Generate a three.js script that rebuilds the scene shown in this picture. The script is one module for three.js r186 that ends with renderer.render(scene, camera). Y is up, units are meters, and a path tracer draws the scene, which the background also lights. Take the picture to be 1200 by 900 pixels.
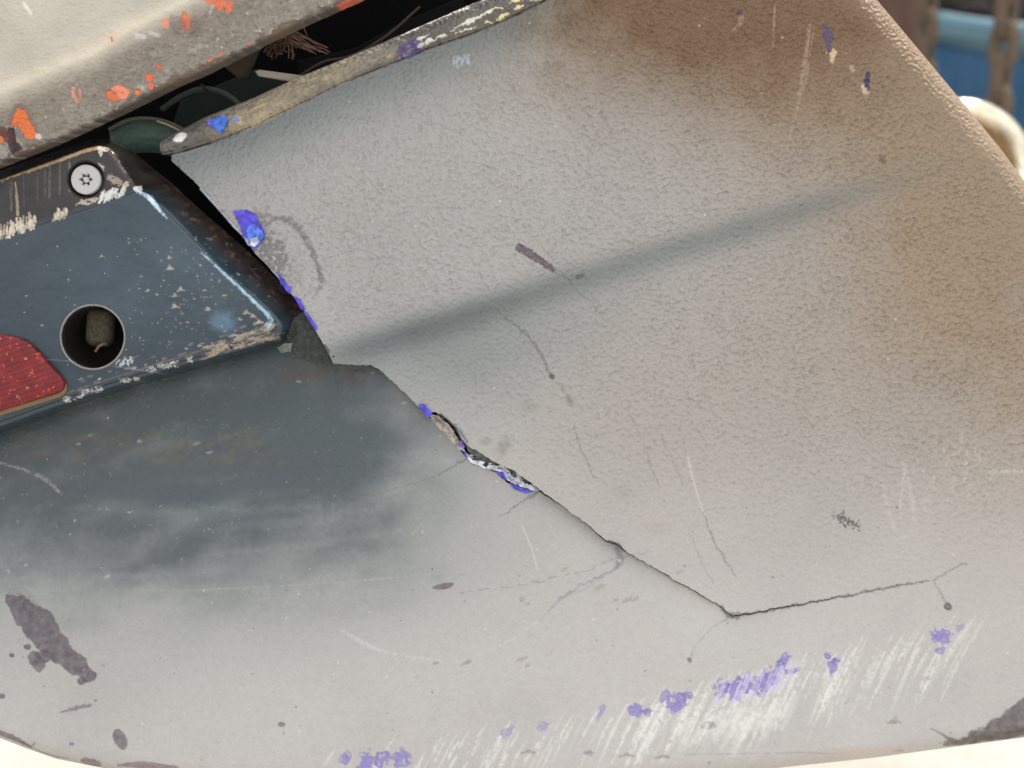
import * as THREE from 'three';
import { RoundedBoxGeometry } from 'three/addons/geometries/RoundedBoxGeometry.js';
import { mergeGeometries, mergeVertices, toCreasedNormals } from 'three/addons/utils/BufferGeometryUtils.js';

// ------------------------------------------------------------------ camera, sky, sun, exposure
// The vehicle's corner is laid out in its own frame: unit 0.4 mm ("u"), x right, y down from its
// upper left corner, z out of the bumper. The frame leans back by PITCH; the camera looks straight at it.
const S = 0.0004, DIST = 1250, PITCH = THREE.MathUtils.degToRad(25), GROUND = -0.45;
const scene = new THREE.Scene();
const camera = new THREE.PerspectiveCamera(2 * Math.atan(450 / DIST) * 180 / Math.PI, 4 / 3, 0.01, 60);
camera.position.set(0, Math.sin(PITCH) * DIST * S, Math.cos(PITCH) * DIST * S);
camera.rotation.x = -PITCH;
camera.focus = DIST * S; camera.userData.fStop = 4.5;
scene.add(camera);
const renderer = new THREE.WebGLRenderer({ antialias: true });
renderer.toneMapping = THREE.LinearToneMapping;
renderer.toneMappingExposure = 1.55;
renderer.shadowMap.enabled = true;
{ // bright hazy overcast sky
  const w = 128, h = 64, d = new Float32Array(w * h * 4);
  for (let j = 0; j < h; j++) for (let i = 0; i < w; i++) {
    const e = Math.sin(((j + 0.5) / h - 0.5) * Math.PI), k = (j * w + i) * 4;
    const L = e > 0 ? 0.42 + 0.75 * e : 0.3;
    d[k] = L * 0.985; d[k + 1] = L; d[k + 2] = L * (e > 0 ? 1.03 : 0.9); d[k + 3] = 1;
  }
  const t = new THREE.DataTexture(d, w, h, THREE.RGBAFormat, THREE.FloatType);
  t.mapping = THREE.EquirectangularReflectionMapping; t.magFilter = t.minFilter = THREE.LinearFilter; t.needsUpdate = true;
  scene.background = t; scene.environment = t;
}
const sun = new THREE.DirectionalLight(0xffeedd, 2.6);
sun.position.set(1.3, 2.1, -1.75); sun.target.position.set(0, 0, 0);
sun.castShadow = true; sun.shadow.radius = 3; sun.shadow.mapSize.set(2048, 2048);
Object.assign(sun.shadow.camera, { left: -1.5, right: 1.5, top: 1.5, bottom: -1.5, near: 0.1, far: 8 });
scene.add(sun, sun.target);

// ------------------------------------------------------------------ helpers
let seed = 12345;
const rnd = () => { seed = (seed * 1664525 + 1013904223) >>> 0; return seed / 4294967296; };
const rr = (a, b) => a + (b - a) * rnd();
const clamp = (x, a = 0, b = 1) => x < a ? a : x > b ? b : x;
const ss = (a, b, x) => { const t = clamp((x - a) / (b - a)); return t * t * (3 - 2 * t); };
const mix = (a, b, t) => a + (b - a) * t;
const PERM = new Uint8Array(512), GX = new Float32Array(256), GY = new Float32Array(256);
{ const p = [...Array(256).keys()]; for (let i = 255; i > 0; i--) { const j = Math.floor(rnd() * (i + 1)); [p[i], p[j]] = [p[j], p[i]]; }
  for (let i = 0; i < 512; i++) PERM[i] = p[i & 255];
  for (let i = 0; i < 256; i++) { const a = rnd() * 6.2832; GX[i] = Math.cos(a); GY[i] = Math.sin(a); } }
function noise(x, y) { // gradient noise, about -0.7 .. 0.7
  const xf = Math.floor(x), yf = Math.floor(y), X = xf & 255, Y = yf & 255; x -= xf; y -= yf;
  const u = x * x * x * (x * (x * 6 - 15) + 10), v = y * y * y * (y * (y * 6 - 15) + 10);
  const a = PERM[PERM[X] + Y], b = PERM[PERM[X + 1] + Y], c = PERM[PERM[X] + Y + 1], d = PERM[PERM[X + 1] + Y + 1];
  const p = GX[a] * x + GY[a] * y, q = GX[b] * (x - 1) + GY[b] * y, r = GX[c] * x + GY[c] * (y - 1), s = GX[d] * (x - 1) + GY[d] * (y - 1);
  const m = p + (q - p) * u, n = r + (s - r) * u; return m + (n - m) * v;
}
const fbm = (x, y, o = 4) => { let s = 0, a = 1; for (let i = 0; i < o; i++) { s += a * noise(x, y); x = x * 2.03 + 17.3; y = y * 2.03 + 9.1; a *= 0.5; } return s; };
const lin = (r, g, b) => [r, g, b].map(c => { c /= 255; return c <= 0.04045 ? c / 12.92 : ((c + 0.055) / 1.055) ** 2.4; });
const interp = pts => x => { // piecewise linear y(x)
  if (x <= pts[0][0]) { const [a, b] = pts; return a[1] + (b[1] - a[1]) * (x - a[0]) / (b[0] - a[0]); }
  for (let i = 1; i < pts.length; i++) if (x <= pts[i][0] || i === pts.length - 1) { const a = pts[i - 1], b = pts[i]; return a[1] + (b[1] - a[1]) * (x - a[0]) / (b[0] - a[0]); }
};
const spline = (pts, n = 6, closed = false) => pts.length < 3 ? pts : new THREE.CatmullRomCurve3(pts.map(p => new THREE.Vector3(p[0], p[1], 0)), closed, 'centripetal').getPoints((pts.length - (closed ? 0 : 1)) * n).map(v => [v.x, v.y]);
// where the sight line of a photo point meets depth z of the vehicle's frame
const meet = (px, py, z) => [600 + (px - 600) * (DIST - z) / DIST, 450 + (py - 450) * (DIST - z) / DIST];

class Coat { // colour, height (u) and roughness of a surface, over [x0,x1] x [y0,y1] of its own frame
  constructor(x0, y0, x1, y1, W, zf) {
    Object.assign(this, { x0, y0, x1, y1, W, zf }); this.k = W / (x1 - x0); this.H = Math.round((y1 - y0) * this.k);
    const n = W * this.H; this.r = new Float32Array(n); this.g = new Float32Array(n); this.b = new Float32Array(n); this.h = new Float32Array(n); this.ro = new Float32Array(n).fill(0.7);
  }
  q(p) { let z = this.zf(p[0], p[1]), a = meet(p[0], p[1], z); z = this.zf(a[0], a[1]); return meet(p[0], p[1], z); }
  fill(fn) { let i = 0; for (let j = 0; j < this.H; j++) { const y = this.y1 - (j + 0.5) / this.k; for (let c = 0; c < this.W; c++, i++) fn(this.x0 + (c + 0.5) / this.k, y, i); } }
  region(x0, y0, x1, y1, m, { col, a = 1, h = 0, ro, mul }) {
    const c0 = Math.max(0, Math.floor((x0 - this.x0) * this.k)), c1 = Math.min(this.W - 1, Math.ceil((x1 - this.x0) * this.k));
    const j0 = Math.max(0, Math.floor((this.y1 - y1) * this.k)), j1 = Math.min(this.H - 1, Math.ceil((this.y1 - y0) * this.k));
    for (let j = j0; j <= j1; j++) for (let c = c0; c <= c1; c++) {
      const v = m(this.x0 + (c + 0.5) / this.k, this.y1 - (j + 0.5) / this.k); if (v <= 0.003) continue;
      const i = j * this.W + c, X = this.x0 + c / this.k, Y = this.y1 - j / this.k, t = clamp(v * a * (1 + 0.3 * fbm(X / 8, Y / 8, 3)));
      if (col) { this.r[i] = mix(this.r[i], col[0], t); this.g[i] = mix(this.g[i], col[1], t); this.b[i] = mix(this.b[i], col[2], t); }
      if (mul) { this.r[i] *= mix(1, mul[0], t); this.g[i] *= mix(1, mul[1], t); this.b[i] *= mix(1, mul[2], t); }
      if (h) this.h[i] += h * v;
      if (ro !== undefined) this.ro[i] = mix(this.ro[i], ro, t);
    }
  }
  brk(o, x, y) { return o.br ? ss(o.br - 0.25, o.br + 0.25, fbm(x / (o.bs || 6) + (o.id || 0), y / (o.bs || 6), 3) * 0.9 + 0.5) : 1; }
  blob(cx, cy, rx, ry, rot, o) {
    [cx, cy] = this.q([cx, cy]); const c = Math.cos(rot), s = Math.sin(rot), R = Math.max(rx, ry) * 1.7 + 3, n = o.n ?? 0.35, soft = o.s ?? 0.12, ns = o.ns || 7;
    this.region(cx - R, cy - R, cx + R, cy + R, (x, y) => { const dx = x - cx, dy = y - cy, u = (dx * c + dy * s) / rx, v = (-dx * s + dy * c) / ry;
      const d = Math.hypot(u, v); if (d > 2.2) return 0; return (1 - ss(1 - soft, 1 + soft, d + n * fbm(x / ns, y / ns, 3))) * this.brk(o, x, y); }, o);
  }
  line(pts, w, o) {
    const P = spline(pts.map(p => this.q(p)), 5), W = Array.isArray(w) ? w : [w, w], M = Math.max(...W) + 6, n = o.n ?? 0.8, ns = o.ns || 6, soft = o.s ?? 0.5, N = P.length - 1, wig = o.wig || 0;
    const xs = P.map(p => p[0]), ys = P.map(p => p[1]);
    this.region(Math.min(...xs) - M, Math.min(...ys) - M, Math.max(...xs) + M, Math.max(...ys) + M, (x, y) => {
      let best = 1e9, bt = 0; const wx = wig ? x + wig * fbm(x / 9, y / 9, 3) : x, wy = wig ? y + wig * fbm(x / 9 + 50, y / 9, 3) : y;
      for (let i = 0; i < N; i++) { const ax = P[i][0], ay = P[i][1], bx = P[i + 1][0] - ax, by = P[i + 1][1] - ay, t = clamp(((wx - ax) * bx + (wy - ay) * by) / (bx * bx + by * by || 1)), d = Math.hypot(wx - ax - bx * t, wy - ay - by * t); if (d < best) { best = d; bt = (i + t) / N; } }
      if (best > M) return 0;
      const f = bt * (W.length - 1), k = Math.min(W.length - 2, Math.floor(f)), ww = mix(W[k], W[k + 1], f - k);
      return (1 - ss(ww - soft, ww + soft, best + n * fbm(x / ns, y / ns, 2))) * this.brk(o, x, y) * clamp(ww + 0.5);
    }, o);
  }
  poly(pts, o) {
    const P = pts.map(p => this.q(p)), N = P.length, n = o.n ?? 2, ns = o.ns || 8, soft = o.s ?? 0.7, xs = P.map(p => p[0]), ys = P.map(p => p[1]), M = soft + n + 3;
    this.region(Math.min(...xs) - M, Math.min(...ys) - M, Math.max(...xs) + M, Math.max(...ys) + M, (x, y) => {
      let d = 1e9, ins = false;
      for (let i = 0, j = N - 1; i < N; j = i++) { const ax = P[j][0], ay = P[j][1], bx = P[i][0] - ax, by = P[i][1] - ay, t = clamp(((x - ax) * bx + (y - ay) * by) / (bx * bx + by * by || 1));
        d = Math.min(d, Math.hypot(x - ax - bx * t, y - ay - by * t)); if ((P[i][1] > y) !== (P[j][1] > y) && x < (P[j][0] - P[i][0]) * (y - P[i][1]) / (P[j][1] - P[i][1]) + P[i][0]) ins = !ins; }
      return (1 - ss(-soft, soft, (ins ? -d : d) + n * fbm(x / ns, y / ns, 3))) * this.brk(o, x, y);
    }, o);
  }
  textures() {
    const n = this.W * this.H, c = new Uint8Array(n * 4), hh = new Float32Array(n * 4), ro = new Uint8Array(n * 4);
    const e = v => { v = clamp(v); return 255 * (v <= 0.0031308 ? v * 12.92 : 1.055 * v ** (1 / 2.4) - 0.055) + 0.5; };
    for (let i = 0, k = 0; i < n; i++, k += 4) { c[k] = e(this.r[i]); c[k + 1] = e(this.g[i]); c[k + 2] = e(this.b[i]); c[k + 3] = 255; const v = 0.5 + this.h[i] / 40; hh[k] = hh[k + 1] = hh[k + 2] = v; hh[k + 3] = 1; ro[k] = ro[k + 1] = ro[k + 2] = clamp(this.ro[i]) * 255; ro[k + 3] = 255; }
    const mk = (d, type) => { const t = new THREE.DataTexture(d, this.W, this.H, THREE.RGBAFormat, type); t.magFilter = t.minFilter = THREE.LinearFilter; t.needsUpdate = true; return t; };
    const map = mk(c, THREE.UnsignedByteType); map.colorSpace = THREE.SRGBColorSpace;
    return { map, bumpMap: mk(hh, THREE.FloatType), bumpScale: 40 * S, roughnessMap: mk(ro, THREE.UnsignedByteType), roughness: 1 };
  }
  uv(g) { const p = g.attributes.position, a = new Float32Array(p.count * 2); for (let i = 0; i < p.count; i++) { a[2 * i] = (p.getX(i) + 600 - this.x0) / (this.x1 - this.x0); a[2 * i + 1] = (this.y1 - (450 - p.getY(i))) / (this.y1 - this.y0); } g.setAttribute('uv', new THREE.BufferAttribute(a, 2)); return g; }
}
const names = {};
const numbered = n => { const k = names[n] = (names[n] ?? -1) + 1; return k ? `${n}_${String(k).padStart(3, '0')}` : n; };
const FRAME = new THREE.Matrix4().makeRotationX(-PITCH);
function thing(name, label, category, base, group) { // a Group at the thing's base in the vehicle's leaning frame
  const o = new THREE.Group(); o.name = numbered(name); o.userData = { label, category }; if (group) o.userData.group = group;
  const b = new THREE.Vector3((base[0] - 600) * S, (450 - base[1]) * S, base[2] * S); o.userData.base = undefined; delete o.userData.base;
  o.position.copy(b).applyMatrix4(FRAME); o.rotation.x = -PITCH; o.off = b; scene.add(o); return o;
}
function part(name, geo, mat, parent, root, label) { // geometry in u (centred x, y up) -> metres from the base
  geo.scale(S, S, S); geo.translate(-root.off.x, -root.off.y, -root.off.z);
  const m = new THREE.Mesh(geo, mat); m.name = name; m.castShadow = m.receiveShadow = true; if (label) m.userData.label = label; parent.add(m); return m;
}
const v2 = (x, y) => new THREE.Vector2(x - 600, 450 - y);
const shapeOf = pts => new THREE.Shape(pts.map(p => v2(...p)));
const P3 = (px, py, z) => { const [x, y] = meet(px, py, z); return new THREE.Vector3(x - 600, 450 - y, z); };
const tube = (pts, r, seg = 40, rad = 8) => new THREE.TubeGeometry(new THREE.CatmullRomCurve3(pts), seg, r, rad);
// grid surface: f(i/n, j/m) -> [x, y(down), z], with uv from coat at uvf and normals by differences
function sheet(n, m, f, ts, tt) {
  const pos = [], uv = [], idx = [], nor = [], A = new THREE.Vector3(), B = new THREE.Vector3();
  const e = 1e-3;
  for (let j = 0; j <= m; j++) for (let i = 0; i <= n; i++) {
    const s = i / n, t = j / m, p = f(s, t); pos.push(p[0] - 600, 450 - p[1], p[2]); uv.push(p[3], p[4]);
    const s1 = Math.min(1, s + e), s0 = Math.max(0, s - e), t1 = Math.min(1, t + e), t0 = Math.max(0, t - e);
    const a = f(s1, t), b = f(s0, t), c = f(s, t1), d = f(s, t0);
    A.set(a[0] - b[0], b[1] - a[1], a[2] - b[2]); B.set(c[0] - d[0], d[1] - c[1], c[2] - d[2]); B.cross(A); if (B.lengthSq() < 1e-12) B.set(0, 0, 1); B.normalize(); nor.push(B.x, B.y, B.z);
  }
  for (let j = 0; j < m; j++) for (let i = 0; i < n; i++) { const a = j * (n + 1) + i, b = a + 1, c = a + n + 1, d = c + 1; idx.push(a, c, b, b, c, d); }
  const g = new THREE.BufferGeometry(); g.setAttribute('position', new THREE.Float32BufferAttribute(pos, 3)); g.setAttribute('normal', new THREE.Float32BufferAttribute(nor, 3)); g.setAttribute('uv', new THREE.Float32BufferAttribute(uv, 2)); g.setIndex(idx); return g;
}
function skirt(list, depth) { // edge thickness along a list of [x,y,z,u,v]
  const pos = [], uv = [], idx = [];
  list.forEach(p => { pos.push(p[0] - 600, 450 - p[1], p[2], p[0] - 600, 450 - p[1], p[2] - depth); uv.push(p[3], p[4], p[3], p[4]); });
  for (let i = 0; i < list.length - 1; i++) idx.push(2 * i, 2 * i + 1, 2 * i + 2, 2 * i + 2, 2 * i + 1, 2 * i + 3);
  const g = new THREE.BufferGeometry(); g.setAttribute('position', new THREE.Float32BufferAttribute(pos, 3)); g.setAttribute('uv', new THREE.Float32BufferAttribute(uv, 2)); g.setIndex(idx); g.computeVertexNormals(); return g;
}
const join = l => mergeGeometries(l.map(g => { g = g.index ? g : mergeVertices(g); for (const k of Object.keys(g.attributes)) if (!['position', 'normal', 'uv'].includes(k)) g.deleteAttribute(k); return g; }));

// ------------------------------------------------------------------ ground and wall behind
const groundMat = (() => {
  const c = new Coat(0, 0, 1000, 1000, 1024, () => 0);
  c.fill((x, y, i) => { const n = fbm(x / 90, y / 90, 5), f = fbm(x / 9, y / 9, 3), l = 0.52 + 0.1 * n + 0.05 * f; c.r[i] = l * 1.04; c.g[i] = l; c.b[i] = l * 0.9; c.h[i] = f * 2; c.ro[i] = 0.9; });
  const t = c.textures(); for (const k of ['map', 'bumpMap', 'roughnessMap']) { t[k].wrapS = t[k].wrapT = THREE.MirroredRepeatWrapping; t[k].repeat.set(20, 20); }
  t.bumpScale = 0.003; return new THREE.MeshStandardMaterial(t);
})();
{ const g = new THREE.Mesh(new THREE.PlaneGeometry(40, 40), groundMat); g.rotation.x = -Math.PI / 2; g.position.y = GROUND; g.name = 'ground'; g.receiveShadow = true; g.userData = { kind: 'structure', label: 'pale concrete floor under the vehicle' }; scene.add(g); }
// sight lines into the place behind (photo point, metres along the view axis)
const CP = camera.position.clone(), UPV = new THREE.Vector3(0, Math.cos(PITCH), -Math.sin(PITCH)), FW = new THREE.Vector3(0, -Math.sin(PITCH), -Math.cos(PITCH));
const far = (px, py, d) => CP.clone().addScaledVector(FW, d).addScaledVector(UPV, (450 - py) / DIST * d).add(new THREE.Vector3((px - 600) / DIST * d, 0, 0));
const GRAIN = [0.3, 0.55, 0.9].map(amp => { // three shared mottled grains; each material brings its own colour
  const c = new Coat(0, 0, 400, 400, 320, () => 0);
  c.fill((x, y, i) => { const n = 0.72 * (1 + amp * (fbm(x / 45, y / 45, 4) + 0.5 * fbm(x / 7, y / 7, 2))); c.r[i] = c.g[i] = c.b[i] = Math.max(0.05, n); c.h[i] = fbm(x / 8, y / 8, 3); c.ro[i] = 0.75 + 0.2 * fbm(x / 20, y / 20, 3); });
  const t = c.textures(); for (const k of ['map', 'bumpMap', 'roughnessMap']) t[k].wrapS = t[k].wrapT = THREE.MirroredRepeatWrapping;
  return t;
});
const plain = (r, g, b, rough, amp = 0.25, sc = 60, bump = 1.5, extra = {}) => {
  const m = new THREE.MeshPhysicalMaterial({ ...GRAIN[amp < 0.42 ? 0 : amp < 0.7 ? 1 : 2], ...extra }); m.roughness = Math.min(1, rough / 0.75); m.bumpScale = 20 * S * bump;
  m.color.setRGB(...lin(r, g, b).map(c => c / 0.72)); return m;
};
{ // rendered wall far behind
  const w = new THREE.Mesh(new THREE.BoxGeometry(8, 1.5, 0.2), plain(108, 108, 122, 0.9)); const p = far(1040, 10, 2.6);
  w.position.set(p.x + 1, GROUND + 0.75, p.z - 0.4); w.name = 'back_wall'; w.castShadow = w.receiveShadow = true; w.userData = { label: 'blurred grey wall behind the blue drum', category: 'wall' }; scene.add(w);
}

// ------------------------------------------------------------------ the bumper's form
const UB = interp([[176, 168], [205, 192], [228, 213], [262, 251], [285, 279], [300, 298], [322, 321], [345, 349], [362, 373], [372, 391], [380, 405], [391, 426.5], [412, 428], [436, 428.5], [446, 434], [470, 457], [495, 481], [512, 484], [530, 497], [540, 513], [548, 522], [560, 529], [583, 543], [603, 552], [615, 561], [632, 573], [660, 594], [690, 616], [712, 634], [725, 639], [735, 647], [760, 661], [790, 679], [820, 696], [845, 711], [858, 721], [880, 718], [930, 709], [990, 698], [1050, 686], [1095, 680], [1130, 662], [1200, 640], [1420, 560]]);
const LTOP = interp([[-60, 505], [0, 484], [190, 415], [330, 378], [345, 374], [352, 371], [362, 380], [372, 394], [381, 404], [387, 406], [391, 412], [391.5, 427], [412, 428.2], [436, 428.7], [446, 434.2], [470, 457.2], [495, 481.4], [508, 494], [522, 508], [545, 534], [555, 541], [580, 553], [595, 566], [615, 574], [632, 575.5], [660, 594.7], [690, 616.9], [712, 636], [725, 641.5], [735, 648], [760, 662.1], [790, 680.1], [820, 697.2], [845, 712.2], [858, 722.2], [880, 719.6], [930, 710.2], [990, 698.8], [1050, 686.5], [1095, 680.2], [1130, 662], [1200, 640], [1420, 560]]);
const BOT = interp([[-60, 852], [0, 874], [25, 884], [60, 896], [130, 910], [300, 924], [600, 930], [850, 914], [1030, 895], [1200, 872], [1420, 838]]);
const LIPT = interp([[183, 176], [192, 164], [215, 151], [240, 138], [300, 114], [350, 91], [400, 71], [450, 50], [500, 28], [560, 2], [620, -26], [780, -100]]);
const LIPB = interp([[183, 178], [192, 182], [215, 177], [250, 166], [300, 146], [350, 122], [400, 97], [450, 77], [500, 57], [550, 40], [600, 19], [650, -6], [780, -64]]);
function zShell(x, y, lower) {
  const c = (x - 400) * 0.299 + (y - 412) * 0.954, fade = 1 - ss(900, 1130, x);
  let z = 0.10 * Math.min(c, 0) - 10 * ss(-30, 26, c) * fade;
  if (c > 0) z += c < 300 ? 0.24 * c * c / 600 : 36 + 0.24 * (c - 300);
  const right = Math.max(0, x - 650); z -= 26 * (right / 550) ** 2;
  if (lower) z -= 34 * (1 - ss(220, 560, x)) * (1 - ss(500, 740, y + 0.15 * x)) + 4 * (1 - ss(800, 1000, x)) * (1 - ss(0, 60, y - LTOP(x)));
  else { const d = UB(x) - y; z += 6 * (1 - ss(0, 70, d)) * (1 - ss(560, 900, x)); }
  return z + 2 * noise(x / 170, y / 170);
}
const RL = { x: 1060, y: -18, nx: 0.785, ny: -0.62 }, RR = 46; // right-hand rounded edge
const COAT = new Coat(-60, -220, 1420, 980, 2048, (x, y) => zShell(x, y, y > UB(x)));
function onShell(x, y, lower, yb) { // flat layout -> rounded in space
  const u = (x - COAT.x0) / (COAT.x1 - COAT.x0), v = (COAT.y1 - y) / (COAT.y1 - COAT.y0);
  let z = zShell(x, y, lower), X = x, Y = y;
  // right edge: gently convex line, rolled back
  const along = (x - RL.x) * -RL.ny + (y - RL.y) * RL.nx, e = (x - RL.x) * RL.nx + (y - RL.y) * RL.ny + RR + 0.00006 * (along - 140) ** 2;
  if (e > 0) { const th = Math.min(e / RR, 1.9), sh = RR * Math.sin(th) - e + (e / RR > 1.9 ? e - RR * 1.9 : 0) * -0.3; X += RL.nx * sh; Y += RL.ny * sh; z -= RR * (1 - Math.cos(th)) + Math.max(0, e - RR * 1.9) * 0.9; }
  if (yb !== undefined) { const r = 24, f = y - (yb - r); if (f > 0) { const th = Math.min(f / r, 1.8); Y += r * Math.sin(th) - f; z -= r * (1 - Math.cos(th)) + Math.max(0, f - r * 1.8) * 0.9; } }
  return [X, Y, z, u, v];
}
const jag = (x, a) => a * (fbm(x / 5, 3.7, 3) + 0.6 * fbm(x / 17, 8.2, 2));
const crackAmp = x => x < 391 ? 0.9 : x < 1000 ? 1.7 : mix(1.1, 0.3, ss(1000, 1140, x));
// curves are given where the photograph shows them; the form's depth there places them in the frame
const qx = (f, lower) => { const xs = [], out = []; for (let px = -80; px <= 1440; px += 1) { let x = px, y = f(px); for (let k = 0; k < 3; k++) { const m = meet(px, f(px), zShell(x, y, lower)); x = m[0]; y = m[1]; } out.push([x, y]); } return x => { let a = 0, b = out.length - 1; if (x <= out[0][0]) return out[0][1]; if (x >= out[b][0]) return out[b][1]; while (b - a > 1) { const m = (a + b) >> 1; if (out[m][0] <= x) a = m; else b = m; } return mix(out[a][1], out[b][1], (x - out[a][0]) / (out[b][0] - out[a][0] || 1)); }; };
const ub = qx(UB, false), lt = qx(LTOP, true), lipT = qx(LIPT, false), lipB = qx(LIPB, false), bot = qx(BOT, true);

// ------------------------------------------------------------------ the bumper's coat of primer
const C = COAT;
const PURPLE = lin(88, 78, 84), BLUE = lin(92, 72, 240), VIOLET = lin(126, 113, 178), CHALK = lin(214, 212, 206);
{
  const gauss = (x, y, cx, cy, rx, ry, rot = 0) => { const c = Math.cos(rot), s = Math.sin(rot), dx = x - cx, dy = y - cy, u = (dx * c + dy * s) / rx, v = (-dx * s + dy * c) / ry; return Math.exp(-(u * u + v * v)); };
  C.fill((x, y, i) => {
    const low = y > lt(x) - 1, c = (x - 400) * 0.299 + (y - 412) * 0.954;
    const n1 = fbm(x / 210, y / 210, 4), n2 = fbm(x / 42 + 31, y / 42, 3), n3 = fbm(x / 2.6, y / 2.6, 2);
    // primer darkened: shade along the fold and under the lip painted in, left recess darker
    let dim = (0.50 * Math.exp(-((c / (c < 0 ? 17 : 25)) ** 2)) + 0.20 * (1 - ss(520, 820, x)) * Math.exp(-(((c - 34) / 50) ** 2))) * (1 - ss(900, 1190, x)) * ss(300, 430, x) * (low ? 0 : 1);
    const dl = (y - lipB(x)) ; dim += 0.56 * Math.exp(-((Math.max(0, dl) / 62) ** 2)) * (1 - ss(560, 760, x));
    if (!low) dim += 0.2 * gauss(x, y, 540, 440, 130, 70, 0.4) + 0.14 * gauss(x, y, 640, 400, 150, 40, -0.3);
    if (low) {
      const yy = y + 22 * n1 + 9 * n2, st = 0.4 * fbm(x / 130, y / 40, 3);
      dim += (0.98 - ss(555, 770, yy + 0.22 * (x - 150) + 40 * st)) * (1 - ss(190, 640, x + 30 * n1 + 0.35 * (y - 560))) * 1.0;
      dim += 0.5 * gauss(x, y, 440, 560, 150, 150, -0.6) + 0.36 * gauss(x, y, 300, 690, 260, 80, -0.15) + 0.22 * gauss(x, y, 120, 790, 260, 110);
      dim += 0.35 * gauss(x, y, 280, 600, 130, 60) * (0.4 + st) + 0.18 * (1 - ss(0, 30, y - lt(x))) * ss(560, 640, x) * (1 - ss(730, 800, x));  // last term puts the crack's shade into the colour below it
    }
    if (low) dim += ss(0.2, 0.7, dim) * (0.22 * fbm((x + 0.2 * y) / 110 + 3, (y + 0.12 * x) / 55, 3) + 0.07 * n2 + 0.05 * fbm(x / 7, y / 7, 2));
    dim = clamp(dim + 0.10 * n1 + 0.04 * n2);
    const k = dim * dim * (3 - 2 * dim) * 0.35 + dim * 0.65;
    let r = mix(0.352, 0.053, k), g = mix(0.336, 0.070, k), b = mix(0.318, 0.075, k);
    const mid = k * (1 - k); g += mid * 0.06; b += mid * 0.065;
    // brown tone at the upper right and along the right edge
    let brownTint = 1.25 * gauss(x, y, 830, -20, 300, 120, 0.1) + 1.05 * gauss(x, y, 1195, 330, 175, 300) + 0.6 * gauss(x, y, 1010, 130, 190, 150) + 0.36 * gauss(x, y, 900, 480, 300, 160, -0.3);
    brownTint = clamp(brownTint * (1 + 0.4 * n1 + 0.12 * n2)) * (1 - 0.7 * dim);
    r *= mix(1, 0.80, brownTint); g *= mix(1, 0.61, brownTint); b *= mix(1, 0.42, brownTint);
    // rubbed paler towards the foot
    const pale = ss(330, 860, y + 30 * n1 + 0.10 * (x - 600)) * (1 - 0.85 * dim) * 0.85 * (1 - 0.5 * brownTint); r = mix(r, 0.455, pale); g = mix(g, 0.431, pale); b = mix(b, 0.402, pale);
    const deepBrown = clamp(1.25 * gauss(x, y, 840, 0, 250, 115, 0.12) * (1 + 0.5 * n1 + 0.2 * n2)) * ss(560, 700, x + 40 * n2); r *= 1 - 0.45 * deepBrown; g *= 1 - 0.57 * deepBrown; b *= 1 - 0.70 * deepBrown;  // deeper brown towards the upper right
    const vv = 1 + 0.10 * n1 + 0.05 * n2 + 0.06 * n3 + (low ? 0.05 * fbm(x / 8, y / 8, 3) : 0); C.r[i] = r * vv; C.g[i] = g * vv; C.b[i] = b * vv;
    // orange-peel grain, coarse above, nearly smooth below
    const wx = x * 0.92 + y * 0.38, wy = y * 0.92 - x * 0.38;
    const peel = 0.35 * noise(wx / 11 + 60, wy / 11) + 1.0 * noise(wx / 4.9, wy / 5.1) + 0.7 * noise(wx / 3.3 + 9, wy / 3.4) ;
    const amp = (low ? 0.32 : mix(1.9, 0.35, ss(330, 700, y - 0.12 * (x - 600) + 30 * n1)) * (1 - 0.5 * clamp(dim * 1.4))) * (1 + 0.3 * brownTint) * (1 - 0.75 * ss(-70, 0, (x - RL.x) * RL.nx + (y - RL.y) * RL.ny));
    const blot = low ? 1 : 1 + 0.5 * n2;
    C.h[i] = amp * blot * peel * 1.0 + 0.12 * n3 + 0.6 * n2 * (low ? 0.3 : 0.7);
    { const pit = 1 + 0.05 * amp * peel; C.r[i] *= pit; C.g[i] *= pit; C.b[i] *= pit; }
    C.ro[i] = mix(0.62, 0.5, dim) + 0.08 * n2;
    // the dusty, rubbed lip along the top
    const tl = (y - lipT(x)) / (lipB(x) - lipT(x));
    if (x > 170 && x < 800 && tl < 1.06 && tl > -1.2) {
      const m = fbm(x / 30, y / 12, 4), w = ss(-0.25, 0.6, 0.45 * m + 0.62 - 0.8 * Math.abs(tl - 0.5) + 0.2 * Math.exp(-(((x - 330) / 90) ** 2)));
      const dk = Math.max(ss(455, 485, x + 10 * m), 1 - ss(205, 300, x + 14 * m)), t = w * (1 - dk * 0.8), tan = Math.exp(-(((x - 315) / 70) ** 2));
      C.r[i] = mix(0.085, mix(0.21, 0.34, tan), t) * (1 + 0.4 * n2); C.g[i] = mix(0.075, mix(0.19, 0.29, tan), t) * (1 + 0.4 * n2); C.b[i] = mix(0.07, mix(0.155, 0.19, tan), t) * (1 + 0.25 * n2);
      C.h[i] = 1.2 * m + 1.6 * peel; C.r[i] *= 1 + 0.3 * peel; C.g[i] *= 1 + 0.3 * peel; C.b[i] *= 1 + 0.3 * peel; C.ro[i] = mix(0.35, 0.8, t);
    }
  });
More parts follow.
